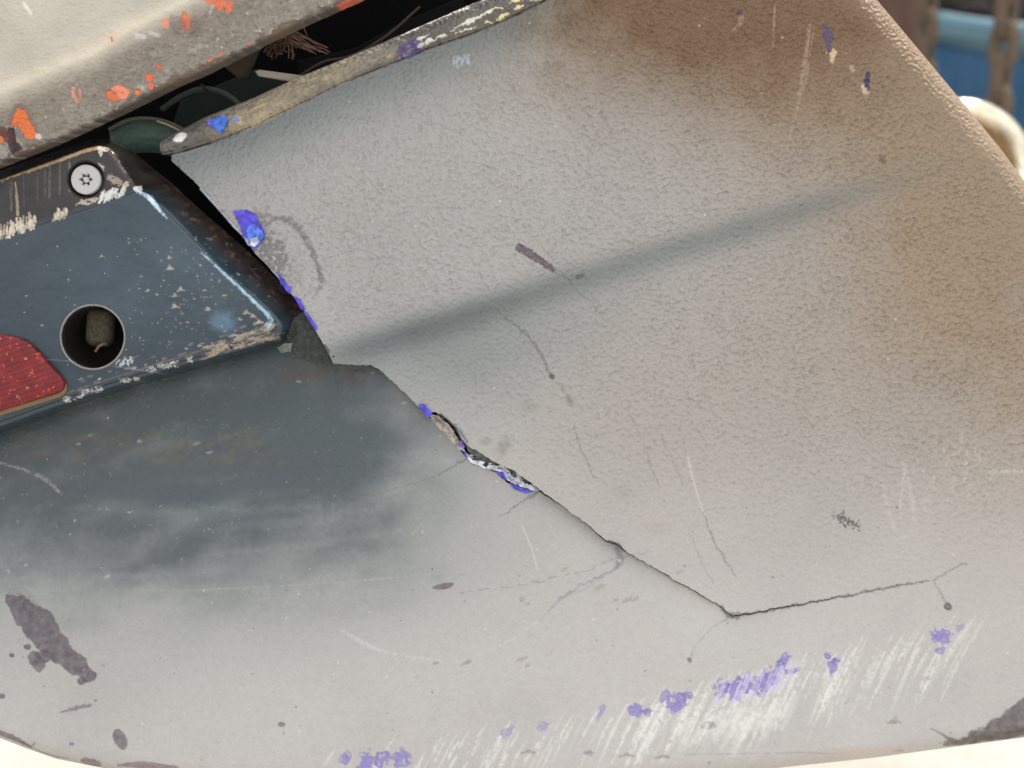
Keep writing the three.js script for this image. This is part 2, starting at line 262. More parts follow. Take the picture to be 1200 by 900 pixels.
  // cream and white glints painted into the lip's colour, then tan and brown flecks
  for (let i = 0; i < 70; i++) { const x = rr(475, 700), t = rnd() < 0.36 ? rr(0.02, 0.12) : rr(0.62, 0.92), y = mix(LIPT(x), LIPB(x), t), L = rr(4, 15), col = x > 570 ? lin(236, 222, 170) : lin(232, 228, 216); C.line([[x - L, y + L * 0.42 + rr(-1.5, 1.5)], [x, y + rr(-1.5, 1.5)], [x + L, y - L * 0.42 + rr(-1.5, 1.5)]], [0.4, rr(0.9, 2.6), 0.5], { col, h: 0.8, ro: 0.3, wig: 3, n: 1.2, ns: 3, a: 0.95 }); }
  for (let i = 0; i < 60; i++) { const x = rr(250, 460), y = mix(LIPT(x), LIPB(x), rr(0.15, 0.8)); C.blob(x, y, rr(2, 9), rr(0.8, 2.4), -0.42, { s: 0.4, col: rnd() < 0.55 ? lin(206, 186, 140) : lin(112, 98, 80), a: 0.4, h: 0.4, n: 0.8, ns: 3 }); }
  C.blob(482, 58, 17, 9, -0.4, { col: lin(74, 62, 120), a: 0.9, h: -0.5, n: 0.5 }); C.blob(494, 55, 4, 2, -0.5, { col: lin(225, 215, 225) });
  C.blob(214, 163, 8, 5.5, -0.5, { col: lin(240, 238, 234), n: 0.2, h: 0.4 });
  C.blob(279, 142, 4, 3, 0, { col: lin(120, 130, 225), a: 0.8 });
  // dark marks where the primer lifted
  const dark = { col: PURPLE, a: 0.9, h: -0.9, ro: 0.55 };
  C.line([[609, 290], [625, 300], [648, 316]], [5, 4.6, 3], { ...dark, n: 2.2, ns: 3.5 });
  C.blob(680, 324, 5, 3, -0.3, { ...dark, a: 0.7 });
  C.poly([[8, 698], [30, 699], [58, 718], [74, 745], [92, 765], [113, 790], [106, 800], [92, 794], [60, 775], [36, 752], [14, 722]], { ...dark, a: 0.86, n: 5, ns: 14, s: 1.2 });
  C.blob(30, 708, 22, 10, 0.6, { col: lin(60, 56, 58), a: 0.4, s: 0.5, br: 0.4 });
  for (const b of [[40, 771, 7, 8], [52, 769, 10, 7], [46, 779, 8, 7], [32, 758, 5, 3], [95, 798, 5, 4], [14, 768, 3, 2], [2, 816, 4, 3]]) C.blob(...b, 0.2, { ...dark, a: 0.8, n: 0.4 });
  C.blob(141, 866, 7, 12, -0.65, { ...dark, a: 0.75, n: 0.25 }); C.blob(84, 872, 3.5, 2, 0, { col: lin(90, 90, 130), a: 0.6 });
  C.line([[72, 834], [88, 830], [106, 826]], [1, 2.4, 1.6], { col: PURPLE, a: 0.6, n: 2, ns: 3 }); C.blob(112, 821, 2, 1.5, 0, { col: PURPLE, a: 0.5 });
  C.blob(520, 687, 12, 3.4, -0.18, { col: lin(104, 88, 92), a: 0.85, n: 0.25, h: -0.4 }); C.blob(513, 676, 7, 5, 0, { col: lin(130, 134, 132), a: 0.35, s: 0.6 });
  C.blob(830, 850, 8, 4.5, 0.1, { col: lin(96, 86, 84), a: 0.85, n: 0.4 }); C.blob(330, 849, 4, 2.6, 0, { ...dark, a: 0.7 });
  C.line([[-5, 860], [18, 869], [34, 880]], [4, 4, 1.4], { ...dark, a: 0.75, n: 2 }); C.line([[26, 874], [36, 876], [40, 871]], 1.4, { col: PURPLE, a: 0.5 }); C.line([[34, 880], [52, 889], [80, 893]], [1, 2.2, 0.6], { col: PURPLE, a: 0.5 });
  C.blob(104, 899, 13, 8, 0.1, { col: lin(118, 98, 98), a: 0.8 }); C.line([[138, 899], [165, 898], [205, 902]], [2, 5, 4], { col: lin(110, 94, 96), a: 0.7 });
  C.poly([[1250, 770], [1200, 812], [1190, 828], [1175, 836], [1162, 846], [1140, 858], [1128, 868], [1114, 866], [1108, 876], [1125, 879], [1160, 877], [1250, 862]], { col: lin(96, 88, 88), a: 0.9, n: 7, ns: 14, s: 2, h: -0.6 });
  C.poly([[1130, 872], [1150, 862], [1200, 852], [1240, 850], [1240, 866], [1160, 880]], { col: lin(70, 58, 44), a: 0.45, n: 8, ns: 10, s: 4 });
  C.line([[1090, 853], [1105, 861], [1118, 870]], [0.7, 1.3, 2.4], { col: lin(110, 98, 90), a: 0.7 });
  for (let i = 0; i < 90; i++) { const a = rnd() * 6.28, q = Math.sqrt(-Math.log(1 - rnd() * 0.95)); const u = Math.cos(a) * q * 13, v = Math.sin(a) * q * 5; C.blob(991 + u * 0.88 - v * 0.4, 610 + u * 0.45 + v * 0.9, rr(0.7, 2.2), rr(0.6, 1.5), a, { col: lin(88, 84, 80), a: 0.6, n: 0.6, ns: 3 }); }
  // the damp ring beside the lifted edge
  C.line([[318, 256], [338, 258], [356, 276], [370, 306], [376, 330], [370, 346]], [2, 4.5, 3.8, 3.2, 3, 0.6], { col: lin(100, 97, 96), a: 0.72, s: 2.5, n: 3, ns: 7, br: 0.22, bs: 5 });
  C.blob(318, 298, 17, 27, -0.25, { col: lin(92, 90, 92), a: 0.75, n: 0.6, s: 0.3, br: 0.24, bs: 4 }); C.blob(306, 258, 13, 10, 0.4, { col: lin(102, 98, 102), a: 0.65, n: 0.6, s: 0.35, br: 0.25, bs: 4 }); C.blob(336, 318, 16, 24, -0.5, { col: lin(120, 118, 116), a: 0.45, n: 0.6, s: 0.5, br: 0.4, bs: 4 });
  // hairline cracks
  const hair = { col: lin(104, 103, 100), n: 0.9, ns: 3, wig: 3, h: -0.5, s: 0.9 };
  C.line([[582, 363], [596, 376], [612, 388], [628, 405], [640, 428], [646, 441]], [0.5, 1.1, 1.6, 2.2, 1.6, 2], { ...hair, a: 0.65 }); C.blob(647, 441, 3.4, 3, 0, { col: lin(66, 62, 62), a: 0.8 });
  C.line([[650, 446], [660, 458], [672, 478]], [1.2, 2, 1.4], { ...hair, a: 0.4, br: 0.3 }); C.line([[672, 500], [680, 522], [692, 552], [698, 562]], [0.4, 0.8, 0.8, 0.3], { ...hair, a: 0.5 });
  C.line([[613, 262], [630, 284], [650, 305]], 0.7, { ...hair, a: 0.4, br: 0.4 }); C.line([[651, 318], [664, 328], [672, 336]], [0.8, 1.2, 0.6], { ...hair, a: 0.6 }); C.line([[676, 341], [690, 352], [704, 368]], 0.6, { ...hair, a: 0.55 });
  C.line([[560, 318], [572, 340], [590, 356]], 0.7, { ...hair, a: 0.25 }); C.line([[735, 478], [748, 506], [764, 548], [772, 570]], 0.6, { ...hair, a: 0.35 }); C.line([[765, 484], [780, 520], [800, 568]], 0.5, { ...hair, a: 0.25 });
  C.line([[806, 536], [815, 572], [826, 604]], [1.6, 1.1, 1], { col: lin(206, 198, 192), a: 0.4, s: 1, n: 1.2, ns: 3 }); C.line([[824, 600], [836, 632], [850, 656], [864, 678]], [0.5, 0.9, 0.8, 0.3], { ...hair, a: 0.55 }); C.line([[806, 620], [818, 650], [836, 684]], 0.5, { ...hair, a: 0.3 });
  C.line([[858, 722], [835, 737], [818, 752], [810, 768]], [1, 0.5, 0.5, 1], { ...hair, a: 0.28, br: 0.3 }); C.blob(808, 773, 3, 2.2, 0.7, { col: PURPLE, a: 0.7 });
  C.line([[845, 711], [858, 721.5], [880, 718.5]], [1.2, 2.8, 1.2], { ...hair, a: 0.75, n: 2.2 }); C.line([[872, 720], [930, 710], [990, 698.6], [1050, 686.4], [1088, 680.5]], [1, 1.1, 0.9, 0.9, 0.5], { ...hair, a: 0.8, n: 1.2 });
  C.line([[1095, 680], [1108, 672], [1122, 664], [1134, 661]], [0.6, 0.7, 0.5, 1], { ...hair, a: 0.55 }); C.line([[1096, 680], [1100, 692], [1110, 706]], [0.5, 1, 1], { ...hair, a: 0.45 }); C.blob(1111, 711, 4, 4.4, -0.5, { col: lin(86, 76, 80), a: 0.85 });
  C.line([[725, 641], [729, 654], [718, 667], [694, 680], [664, 696], [642, 716]], [3, 3, 1.8, 1, 1.2, 0.8], { col: lin(128, 130, 136), a: 0.65, n: 1, ns: 4, wig: 4 }); C.line([[716, 669], [690, 688], [655, 704], [636, 724]], [0.4, 1, 2, 1], { col: lin(150, 150, 154), a: 0.4 }); C.blob(726, 657, 2, 2, 0, { col: CHALK });
  C.line([[722, 644], [727, 658], [722, 664]], [2.5, 4, 2], { col: lin(105, 112, 118), a: 0.5, s: 2 });
  C.line([[548, 537], [532, 546], [514, 557]], [1, 0.8, 0.8], { ...hair, a: 0.7 }); C.line([[512, 558], [470, 572], [424, 583]], [0.6, 0.5, 0.3], { ...hair, a: 0.35 }); C.line([[629, 577], [612, 588], [584, 606]], [1.3, 1, 0.3], { ...hair, a: 0.7 });
  C.line([[612, 616], [622, 640], [630, 668]], 0.9, { col: CHALK, a: 0.35, br: 0.3 });
  C.line([[535, 694], [590, 689], [640, 680], [690, 668]], 0.6, { ...hair, a: 0.4, br: 0.35 }); C.line([[690, 668], [720, 655], [760, 648]], 1, { ...hair, a: 0.3, br: 0.5 });
  for (const [x, y] of [[703, 688], [722, 703], [735, 703], [744, 702], [612, 702], [618, 708], [797, 670], [662, 667], [548, 776], [510, 777], [545, 777], [612, 772], [618, 780], [512, 777]]) C.blob(x, y, rr(3, 7), rr(1.4, 3), -0.4, { col: lin(140, 134, 126), a: 0.5, n: 0.6, ns: 4 });
  C.blob(590, 523, 7, 12, 0.5, { col: lin(120, 116, 108), a: 0.5, s: 0.6 }); C.blob(570, 517, 6, 5, 0, { col: lin(120, 116, 108), a: 0.4, s: 0.6 }); C.blob(620, 477, 10, 7, 0, { col: lin(128, 124, 118), a: 0.3, s: 0.6 }); C.blob(668, 470, 6, 4, 0.6, { col: lin(120, 116, 110), a: 0.4, s: 0.6 }); C.blob(732, 576, 10, 6, 0, { col: lin(150, 144, 134), a: 0.45, s: 0.7 }); C.blob(770, 618, 14, 8, 0, { col: lin(160, 146, 136), a: 0.35, s: 0.7 });
  // pale scuffs
  const pale = (p, w, a) => C.line(p, w, { col: CHALK, a: a * 0.6, n: 1.2, ns: 4, br: 0.35, bs: 5, ro: 0.7, s: 1.1 });
  pale([[400, 738], [425, 753], [452, 764], [520, 775]], [1.2, 2.4, 2, 0.6], 0.4); pale([[-5, 541], [30, 551], [54, 562], [72, 579]], [1.2, 1.8, 2.6, 1.6], 0.5); const wipe = (p, w, a) => C.line(p, w, { col: lin(150, 158, 154), a, n: 3, ns: 9, s: 3.5 });
  pale([[165, 692], [260, 690], [400, 682], [560, 668]], [0.4, 1, 0.9, 0.4], 0.14); wipe([[230, 650], [330, 642], [470, 622]], [1, 5, 2], 0.13); wipe([[170, 612], [280, 602], [400, 590]], [1, 5, 1], 0.12);
  pale([[560, 765], [590, 755], [630, 728]], 1, 0.3);
  for (let i = 0; i < 26; i++) { const x = rr(120, 330), y = rr(560, 690), L = rr(20, 60); C.line([[x - L, y + 3 + rr(-3, 3)], [x, y], [x + L, y - 5 + rr(-3, 3)]], [0.5, rr(3, 9), 0.5], { col: rnd() < 0.6 ? lin(74, 82, 88) : lin(126, 136, 136), a: rr(0.06, 0.2), s: 5, n: 4, ns: 14 }); }
  for (const [x, y, a, b, o] of [[215, 578, 46, 13, 0.5], [206, 641, 36, 15, 0.5], [120, 650, 60, 26, 0.35], [330, 546, 60, 24, 0.35], [60, 560, 70, 40, 0.3], [420, 470, 40, 26, 0.3], [150, 615, 60, 10, 0.4], [290, 604, 60, 6, 0.3]]) C.blob(x, y, a, b, -0.08, { col: lin(64, 70, 76), a: o, s: 0.7, n: 0.5, ns: 24 });
  for (let i = 0; i < 50; i++) { const x = rr(1040, 1165), y = rr(520, 590) + (1110 - x) * 0.12, L = rr(3, 12); pale([[x + 1, y - L], [x, y], [x + rr(-3, 3), y + L]], rr(0.5, 1.6), rr(0.1, 0.3)); }
  pale([[1160, 553], [1185, 552], [1205, 552]], 2, 0.4); pale([[1058, 540], [1066, 570], [1072, 610]], 2.6, 0.3); pale([[1034, 570], [1042, 598], [1048, 620]], 2.4, 0.25); pale([[1050, 632], [1064, 628]], 1.3, 0.35);
  // scores at the upper right
  const score = (p, w, a) => C.line(p, w, { col: lin(176, 156, 128), a: a * 0.7, s: 1, n: 0.8, ns: 4, br: 0.22, bs: 7, h: -0.6 });
  score([[949, 30], [942, 80], [934, 126]], [2, 3, 1.6], 0.62); score([[954, 32], [946, 84], [938, 120]], [0.6, 1.2, 0.6], 0.5); score([[934, 128], [928, 150], [922, 172]], 1.6, 0.3); score([[908, 6], [907, 30], [906, 54]], 1.2, 0.6); score([[866, 22], [870, 14]], 2, 0.4); score([[860, 34], [868, 26], [872, 16]], [2, 3, 1], 0.5);
  C.blob(867, 14, 3, 3.5, 0, { col: lin(62, 52, 84), a: 0.9 });
  C.blob(976, 64, 4, 9, 0.1, { col: lin(204, 184, 150), a: 0.8, n: 0.5 }); C.line([[966, 30], [970, 44], [972, 60]], [2, 5.5, 2], { col: lin(84, 66, 96), a: 0.92, n: 3, ns: 3, h: -0.8 }); C.line([[974, 36], [977, 46]], 1.5, { col: lin(84, 66, 96), a: 0.8 });
  C.blob(1015, 103, 5, 8, -0.1, { col: lin(206, 182, 146), a: 0.7, n: 0.5 }); C.line([[1017, 86], [1016, 97], [1018, 104]], [2.4, 3.4, 2], { col: lin(56, 44, 84), a: 0.95, n: 2, ns: 3, h: -0.8 }); C.line([[1012, 93], [1015, 97]], 1, { col: lin(56, 44, 84) }); C.blob(999, 80, 3, 5, -0.2, { col: lin(190, 166, 130), a: 0.5 });
  C.blob(1034, 186, 4, 5, 0, { col: lin(96, 78, 62), a: 0.6, s: 0.4 }); C.blob(990, 181, 4, 4, 0, { col: lin(110, 94, 80), a: 0.45, s: 0.4 });
  for (let i = 0; i < 14; i++) C.line([[rr(531, 552), rr(62, 68)], [rr(531, 552), rr(70, 80)]], rr(0.6, 1.4), { col: lin(176, 186, 196), a: 0.4 });
  // sanded streaks and the violet layer under them, along the foot
  const band = interp([[380, 893], [600, 858], [740, 832], [850, 806], [930, 785], [990, 768], [1100, 742], [1140, 730]]);
  const dens = x => 0.25 + 1.5 * Math.exp(-(((x - 890) / 110) ** 2)) + 0.8 * Math.exp(-(((x - 760) / 70) ** 2)) + 0.6 * Math.exp(-(((x - 1080) / 80) ** 2)) + 0.35 * Math.exp(-(((x - 560) / 90) ** 2));
  for (let i = 0; i < 420; i++) { const x = rr(385, 1150); if (rnd() > dens(x) / 1.6) continue; const y0 = band(x) + rr(-14, 26), L = rr(14, 85) * (x > 700 ? 1 : 0.6), sl = rr(0.38, 0.5); C.line([[x + 6, y0 - 6], [x - L * sl * 0.5, y0 + L * 0.5], [x - L * sl, y0 + L]], [0.3, rr(0.7, 2.6), 0.4], { col: lin(222, 220, 214), a: rr(0.12, 0.42), s: 1.1, n: 1.3, ns: 4, br: rr(0.1, 0.4), bs: 7, h: -0.2 }); }
  for (let i = 0; i < 16; i++) { const x = rr(800, 950), y0 = band(x) + rr(10, 40), L = rr(20, 50); C.line([[x, y0], [x - L * 0.22, y0 + L * 0.5], [x - L * 0.44, y0 + L]], [2, rr(4, 8), 2], { col: lin(222, 220, 214), a: 0.3, s: 3, n: 3 }); }
  const vio = (x, y, rx, ry, rot = -0.9, a = 0.92) => C.blob(x, y, rx, ry, rot, { col: VIOLET, a: a * 0.9, n: 1.1, ns: 7, br: 0.1, bs: 7, h: -0.7 });
  for (const v of [[405, 889, 7, 5], [430, 893, 11, 9], [448, 889, 10, 7], [470, 889, 9, 9], [594, 858, 8, 4, -0.5, 0.5], [637, 851, 7, 4, -0.5, 0.5], [704, 834, 8, 3, -1, 0.6], [745, 832, 9, 6, 0.2], [758, 833, 6, 4, 0], [779, 815, 8, 4, -1, 0.8], [793, 823, 12, 8, -0.7], [806, 816, 6, 4, -0.6, 0.8], [848, 806, 10, 8, -0.5], [862, 808, 12, 10, -0.8], [876, 802, 11, 9, -0.2], [895, 800, 14, 8, -0.8], [908, 790, 15, 7, -0.95], [918, 776, 10, 5, -1.1], [927, 787, 7, 3, -0.2], [975, 780, 8, 5, -1], [970, 769, 4, 3, 0], [979, 775, 5, 3, -0.4], [1103, 745, 11, 7, 0], [1102, 762, 7, 3, -0.2, 0.8], [1126, 736, 5, 3, -0.9, 0.5], [690, 884, 4, 2, 0, 0.4]]) vio(...v);
  for (let i = 0; i < 40; i++) { const x = rr(840, 930); C.line([[x + 5, band(x) - 10], [x - 8, band(x) + 22]], rr(0.4, 1), { col: lin(196, 190, 214), a: 0.5, n: 1 }); }
  for (const [x, y] of [[690, 881], [735, 884], [620, 880], [776, 886], [1047, 845], [1056, 883]]) C.line([[x - 9, y + 2], [x, y], [x + 8, y + 2]], [0.5, 2, 0.6], { col: lin(130, 120, 106), a: 0.6, n: 2, ns: 4 });
  C.line([[800, 884], [870, 883], [940, 882], [1000, 886]], 0.8, { col: lin(130, 124, 120), a: 0.45, br: 0.35, n: 1 });
  C.line([[920, 890], [1000, 884], [1060, 880]], [1, 6, 3], { col: lin(190, 164, 146), a: 0.35, s: 4 });
  // specks of dirt and pin holes
  for (let i = 0; i < 420; i++) { const x = rr(-30, 1200), y = rr(20, 900); C.blob(x, y, rr(0.6, 2), rr(0.5, 1.6), rnd() * 3, { col: rnd() < 0.75 ? lin(96, 90, 84) : lin(214, 210, 204), a: rr(0.2, 0.55), n: 0.5, ns: 3 }); }
  for (let i = 0; i < 200; i++) C.blob(rr(0, 430), rr(440, 690), rr(0.5, 1.8) ** 1.4, rr(0.5, 1.1), rnd() * 3, { col: lin(150, 154, 146), a: rr(0.1, 0.4), n: 0.9, ns: 2, s: 0.4 });
  for (const [x, y] of [[163, 517], [246, 530], [106, 510], [92, 520], [350, 447], [152, 600], [88, 610], [126, 675], [10, 670], [30, 662], [474, 472], [230, 520]]) C.blob(x, y, rr(1.5, 4), rr(1.2, 2.2), -0.3, { col: lin(180, 182, 174), a: 0.35, n: 0.9, ns: 3, s: 0.4 });
  for (let i = 0; i < 40; i++) C.blob(rr(20, 330), rr(505, 545) - 0.1, rr(6, 20), rr(2, 6), -0.3, { col: lin(104, 92, 74), a: 0.22, s: 0.6, n: 0.7, ns: 7 });
  for (let i = 0; i < 24; i++) { const x = rr(330, 430); C.blob(x, rr(428, 450), rr(4, 12), rr(3, 7), 0, { col: lin(76, 66, 60), a: 0.3, s: 0.6, n: 0.7 }); }
}
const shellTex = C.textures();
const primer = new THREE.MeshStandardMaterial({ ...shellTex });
const lipMat = new THREE.MeshPhysicalMaterial({ ...shellTex, clearcoat: 0.5, clearcoatRoughness: 0.25 });

const bumper = thing('bumper', 'cracked grey primed bumper corner with violet scrapes along its foot', 'bumper', [640, 900, -20]);
{
  const XR = 1400;
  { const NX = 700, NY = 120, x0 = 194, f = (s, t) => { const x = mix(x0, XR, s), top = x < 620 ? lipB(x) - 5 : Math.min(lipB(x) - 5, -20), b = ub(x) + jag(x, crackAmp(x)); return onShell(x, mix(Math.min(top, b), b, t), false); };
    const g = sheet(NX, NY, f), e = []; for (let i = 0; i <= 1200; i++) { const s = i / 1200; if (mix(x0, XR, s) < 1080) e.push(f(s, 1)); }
    part('upper_panel', join([g, skirt(e, 9)]), primer, bumper, bumper, 'grainy upper side above the crack, brown at its right'); }
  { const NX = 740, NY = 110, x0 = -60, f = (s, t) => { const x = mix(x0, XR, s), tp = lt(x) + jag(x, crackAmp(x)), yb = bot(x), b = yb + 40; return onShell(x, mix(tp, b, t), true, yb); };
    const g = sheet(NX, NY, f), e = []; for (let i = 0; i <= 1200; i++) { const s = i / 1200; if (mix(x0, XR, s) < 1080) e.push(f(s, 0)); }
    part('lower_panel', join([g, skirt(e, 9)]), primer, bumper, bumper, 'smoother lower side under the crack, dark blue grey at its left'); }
  { // lip along the top
    const f = (s, t) => { const x = mix(183, 780, s), a = lipT(x), b = lipB(x); if (t < 0.3) { const k = t / 0.3; return [x, a + (1 - k) * 4, zShell(x, a, false) - 26 * (1 - k) ** 1.5 + 2 * k, (x - C.x0) / 1480, (C.y1 - a + 8 * (1 - k)) / 1200]; }
      const w = (t - 0.3) / 0.7, y = mix(a, b, w); return [x, y, zShell(x, y, false) + 2 + 9 * Math.sin(Math.PI * Math.min(1, w * 1.02)) ** 0.6 + 1.1 * fbm(x / 26, y / 12, 3), (x - C.x0) / 1480, (C.y1 - y) / 1200]; };
    part('top_lip', sheet(400, 30, f), lipMat, bumper, bumper, 'dirty rounded lip along the upper edge'); }
  // flakes of older paint standing proud at the broken edges, one with a built-in highlight
  const flakeMat = (c, o = {}) => plain(...c, 0.42, 0.9, 40, 3, { clearcoat: 0.5, clearcoatRoughness: 0.3, ...o });
  const blue = flakeMat([86, 72, 226]), cyan = flakeMat([70, 130, 250]), white = flakeMat([226, 228, 236]), raw = flakeMat([196, 186, 178], { clearcoat: 0 }), crumb = flakeMat([70, 72, 70], { clearcoat: 0 });
  const flake = (name, pts, mat, lower = false, lift = 1.6, label) => {
    const P = []; const n = pts.length; for (let i = 0; i < n; i++) { const a = pts[i], b = pts[(i + 1) % n], L = Math.max(1, Math.round(Math.hypot(b[0] - a[0], b[1] - a[1]) / 2.5)); for (let k = 0; k < L; k++) P.push([mix(a[0], b[0], k / L) + rr(-0.6, 0.6), mix(a[1], b[1], k / L) + rr(-0.6, 0.6)]); }
    const Q = P.map(p => meet(p[0], p[1], zShell(p[0], p[1], lower) + lift));
    let g = new THREE.ExtrudeGeometry(shapeOf(Q), { depth: 1.6, bevelEnabled: false, steps: 1 });
    const a = g.attributes.position; for (let i = 0; i < a.count; i++) { const x = a.getX(i) + 600, y = 450 - a.getY(i); a.setZ(i, a.getZ(i) - 1.6 + zShell(x, y, lower) + lift + 0.8 * noise(x / 7, y / 7)); }
    const uv = g.attributes.uv; for (let i = 0; i < uv.count; i++) uv.setXY(i, a.getX(i) / 60, a.getY(i) / 60);
    g.computeVertexNormals(); return part(name, g, mat, bumper, bumper, label);
  };
  flake('paint_or_glint', [[273, 247], [290, 246], [299, 251], [306, 264], [311, 276], [304, 287], [297, 291], [291, 284], [286, 277], [280, 262]], blue, false, 2.2, 'largest bright blue flake at the broken left edge');
  flake('paint_or_glint', [[288, 268], [297, 262], [307, 270], [309, 277], [303, 286], [297, 290], [291, 281]], flakeMat([84, 132, 250]), false, 2.9); flake('paint_or_glint', [[293, 281], [301, 278], [304, 283], [298, 289], [294, 288]], flakeMat([214, 222, 244]), false, 3.4); flake('paint_or_glint', [[286, 278], [292, 281], [295, 289], [290, 287]], flakeMat([170, 160, 190]), false, 2.4);  // light blue and white pieces form the big flake's glossy highlight
  flake('paint_or_glint', [[325, 319], [332, 326], [341, 339], [341, 345], [335, 340], [329, 332]], blue); flake('paint_or_glint', [[344, 346], [352, 351], [357, 363], [352, 362]], blue); flake('paint_or_glint', [[354, 362], [362, 369], [367, 377], [372, 383], [370, 387], [364, 379]], blue);
  flake('paint_or_glint', [[490, 474], [497, 473], [506, 484], [503, 490], [494, 481]], blue); flake('paint_or_glint', [[540, 516], [545, 523], [543, 528], [538, 521]], flakeMat([132, 116, 226]));
  flake('paint_or_glint', [[246, 140], [263, 134], [268, 141], [262, 151], [258, 157], [250, 148]], cyan, false, 13); flake('paint_or_glint', [[240, 141], [247, 138], [252, 150], [248, 150]], flakeMat([120, 110, 220]), false, 12.6);
  flake('paint_or_glint', [[545, 528], [551, 537], [549, 539], [543, 532]], blue, true); flake('paint_or_glint', [[580, 551], [592, 554], [594, 563], [589, 560]], blue, true); flake('paint_or_glint', [[596, 566], [606, 569], [615, 574], [625, 576], [617, 578], [602, 572]], blue, true, 1.4);
  // torn plastic inside the open part of the crack
  flake('torn_layer', [[503, 486], [514, 487], [528, 499], [538, 516], [546, 530], [538, 527], [522, 510], [508, 495]], raw, true, 1.2, 'pale bare sliver in the crack'); flake('torn_layer', [[544, 520], [560, 529], [584, 544], [604, 553], [616, 563], [632, 575], [612, 573], [594, 563], [578, 552], [556, 541]], plain(140, 144, 136, 0.7, 0.8, 10, 5), true, -0.2);
  for (let i = 0; i < 26; i++) { const t = rnd(), x = mix(550, 622, t), y = mix(532, 565, t) + rr(-2, 3) + 4 * Math.sin(t * 3.1) * 0.6, r = rr(1.6, 4.2); flake('crumb', [[x - r, y], [x - r * 0.2, y - r * 0.7], [x + r, y - 0.2 * r], [x + r * 0.4, y + r * 0.8]], rnd() < 0.6 ? crumb : rnd() < 0.5 ? white : plain(150, 156, 126, 0.7), true, rr(0.5, 2.5)); }
  const edge = (name, pts, r, mat, lower, lift = 1) => part(name, tube(pts.map(p => P3(p[0], p[1], zShell(p[0], p[1], lower) + lift)), r, 60, 7), mat, bumper, bumper);
  flake('torn_edge', [[545, 529], [550, 534], [554, 539], [566, 541], [572, 545], [582, 546], [589, 545], [596, 551], [599, 558], [606, 560], [613, 566], [624, 569], [633, 575], [629, 577], [617, 572], [604, 568], [595, 563], [590, 554], [581, 551], [568, 549], [560, 545], [553, 543], [548, 538]], white, true, 2.2, 'whitish curled lip of the crack'); flake('torn_edge', [[586, 549], [592, 551], [597, 559], [605, 564], [616, 569], [605, 567], [594, 560]], flakeMat([190, 190, 236]), true, 3); flake('torn_edge', [[604, 552], [612, 559], [618, 565], [612, 564], [606, 560]], flakeMat([210, 206, 190]), true, 2);
  edge('torn_edge', [[515, 485], [524, 492], [534, 503], [541, 516], [548, 524]], 0.9, crumb, false, 1); edge('torn_edge', [[532, 497], [540, 506], [548, 518]], 1, flakeMat([190, 186, 206]), false, 0.5);
  edge('torn_edge', [[235, 221], [246, 233], [262, 251], [274, 265], [284, 275]], 1.7, white, false, 0.4); edge('torn_edge', [[284, 275], [291, 284], [298, 294]], 1.1, flakeMat([150, 140, 220]), false, 0.4); edge('torn_edge', [[318, 316], [327, 326], [334, 337]], 0.9, white, false, 0.2); edge('torn_edge', [[712, 634], [722, 637], [729, 642]], 1.1, flakeMat([120, 72, 52]), false, 0.4); edge('torn_edge', [[744, 653], [760, 662], [790, 680]], 0.6, flakeMat([206, 206, 210]), true, -0.4);
}

// ------------------------------------------------------------------ the vehicle's dark inner body, behind the gap
{
  const body = thing('vehicle_body', 'dark inner body of the vehicle seen in the gap', 'vehicle body', [300, 900, -140]);
  const dark = plain(11, 11, 13, 0.7, 0.5, 50, 3, { specularIntensity: 0.15 });
  const g = new THREE.ExtrudeGeometry(shapeOf([[-260, -420], [760, -420], [960, 60], [1020, 300], [1020, 760], [860, 800], [-260, 780]]), { depth: 520, bevelEnabled: true, bevelSize: 12, bevelThickness: 12, bevelSegments: 4 }); g.translate(0, 0, -690);
  part('inner_panel', g, dark, body, body);
  // folded flanges and a seam of the inner body
  const fl = (pts, z, d, mat, name) => { const k = new THREE.ExtrudeGeometry(shapeOf(pts.map(p => meet(...p, z))), { depth: d, bevelEnabled: true, bevelSize: 3, bevelThickness: 3, bevelSegments: 3 }); k.translate(0, 0, z - d); part(name, k, mat, body, body); };
  fl([[214, 120], [300, 84], [330, 96], [330, 140], [240, 170], [205, 150]], -96, 40, plain(56, 72, 68, 0.6, 0.4, 30, 2, { specularIntensity: 0.4 }), 'flange'); fl([[350, 74], [420, 58], [470, 30], [540, 0], [560, 40], [440, 100], [360, 120]], -110, 22, plain(16, 17, 21, 0.6, 0.5, 30, 2, { specularIntensity: 0.3 }), 'flange');
  fl([[262, 74], [300, 56], [292, 72], [284, 86], [278, 86]], -60, 12, plain(96, 82, 66, 0.8, 0.5, 30, 2), 'bracket');
}
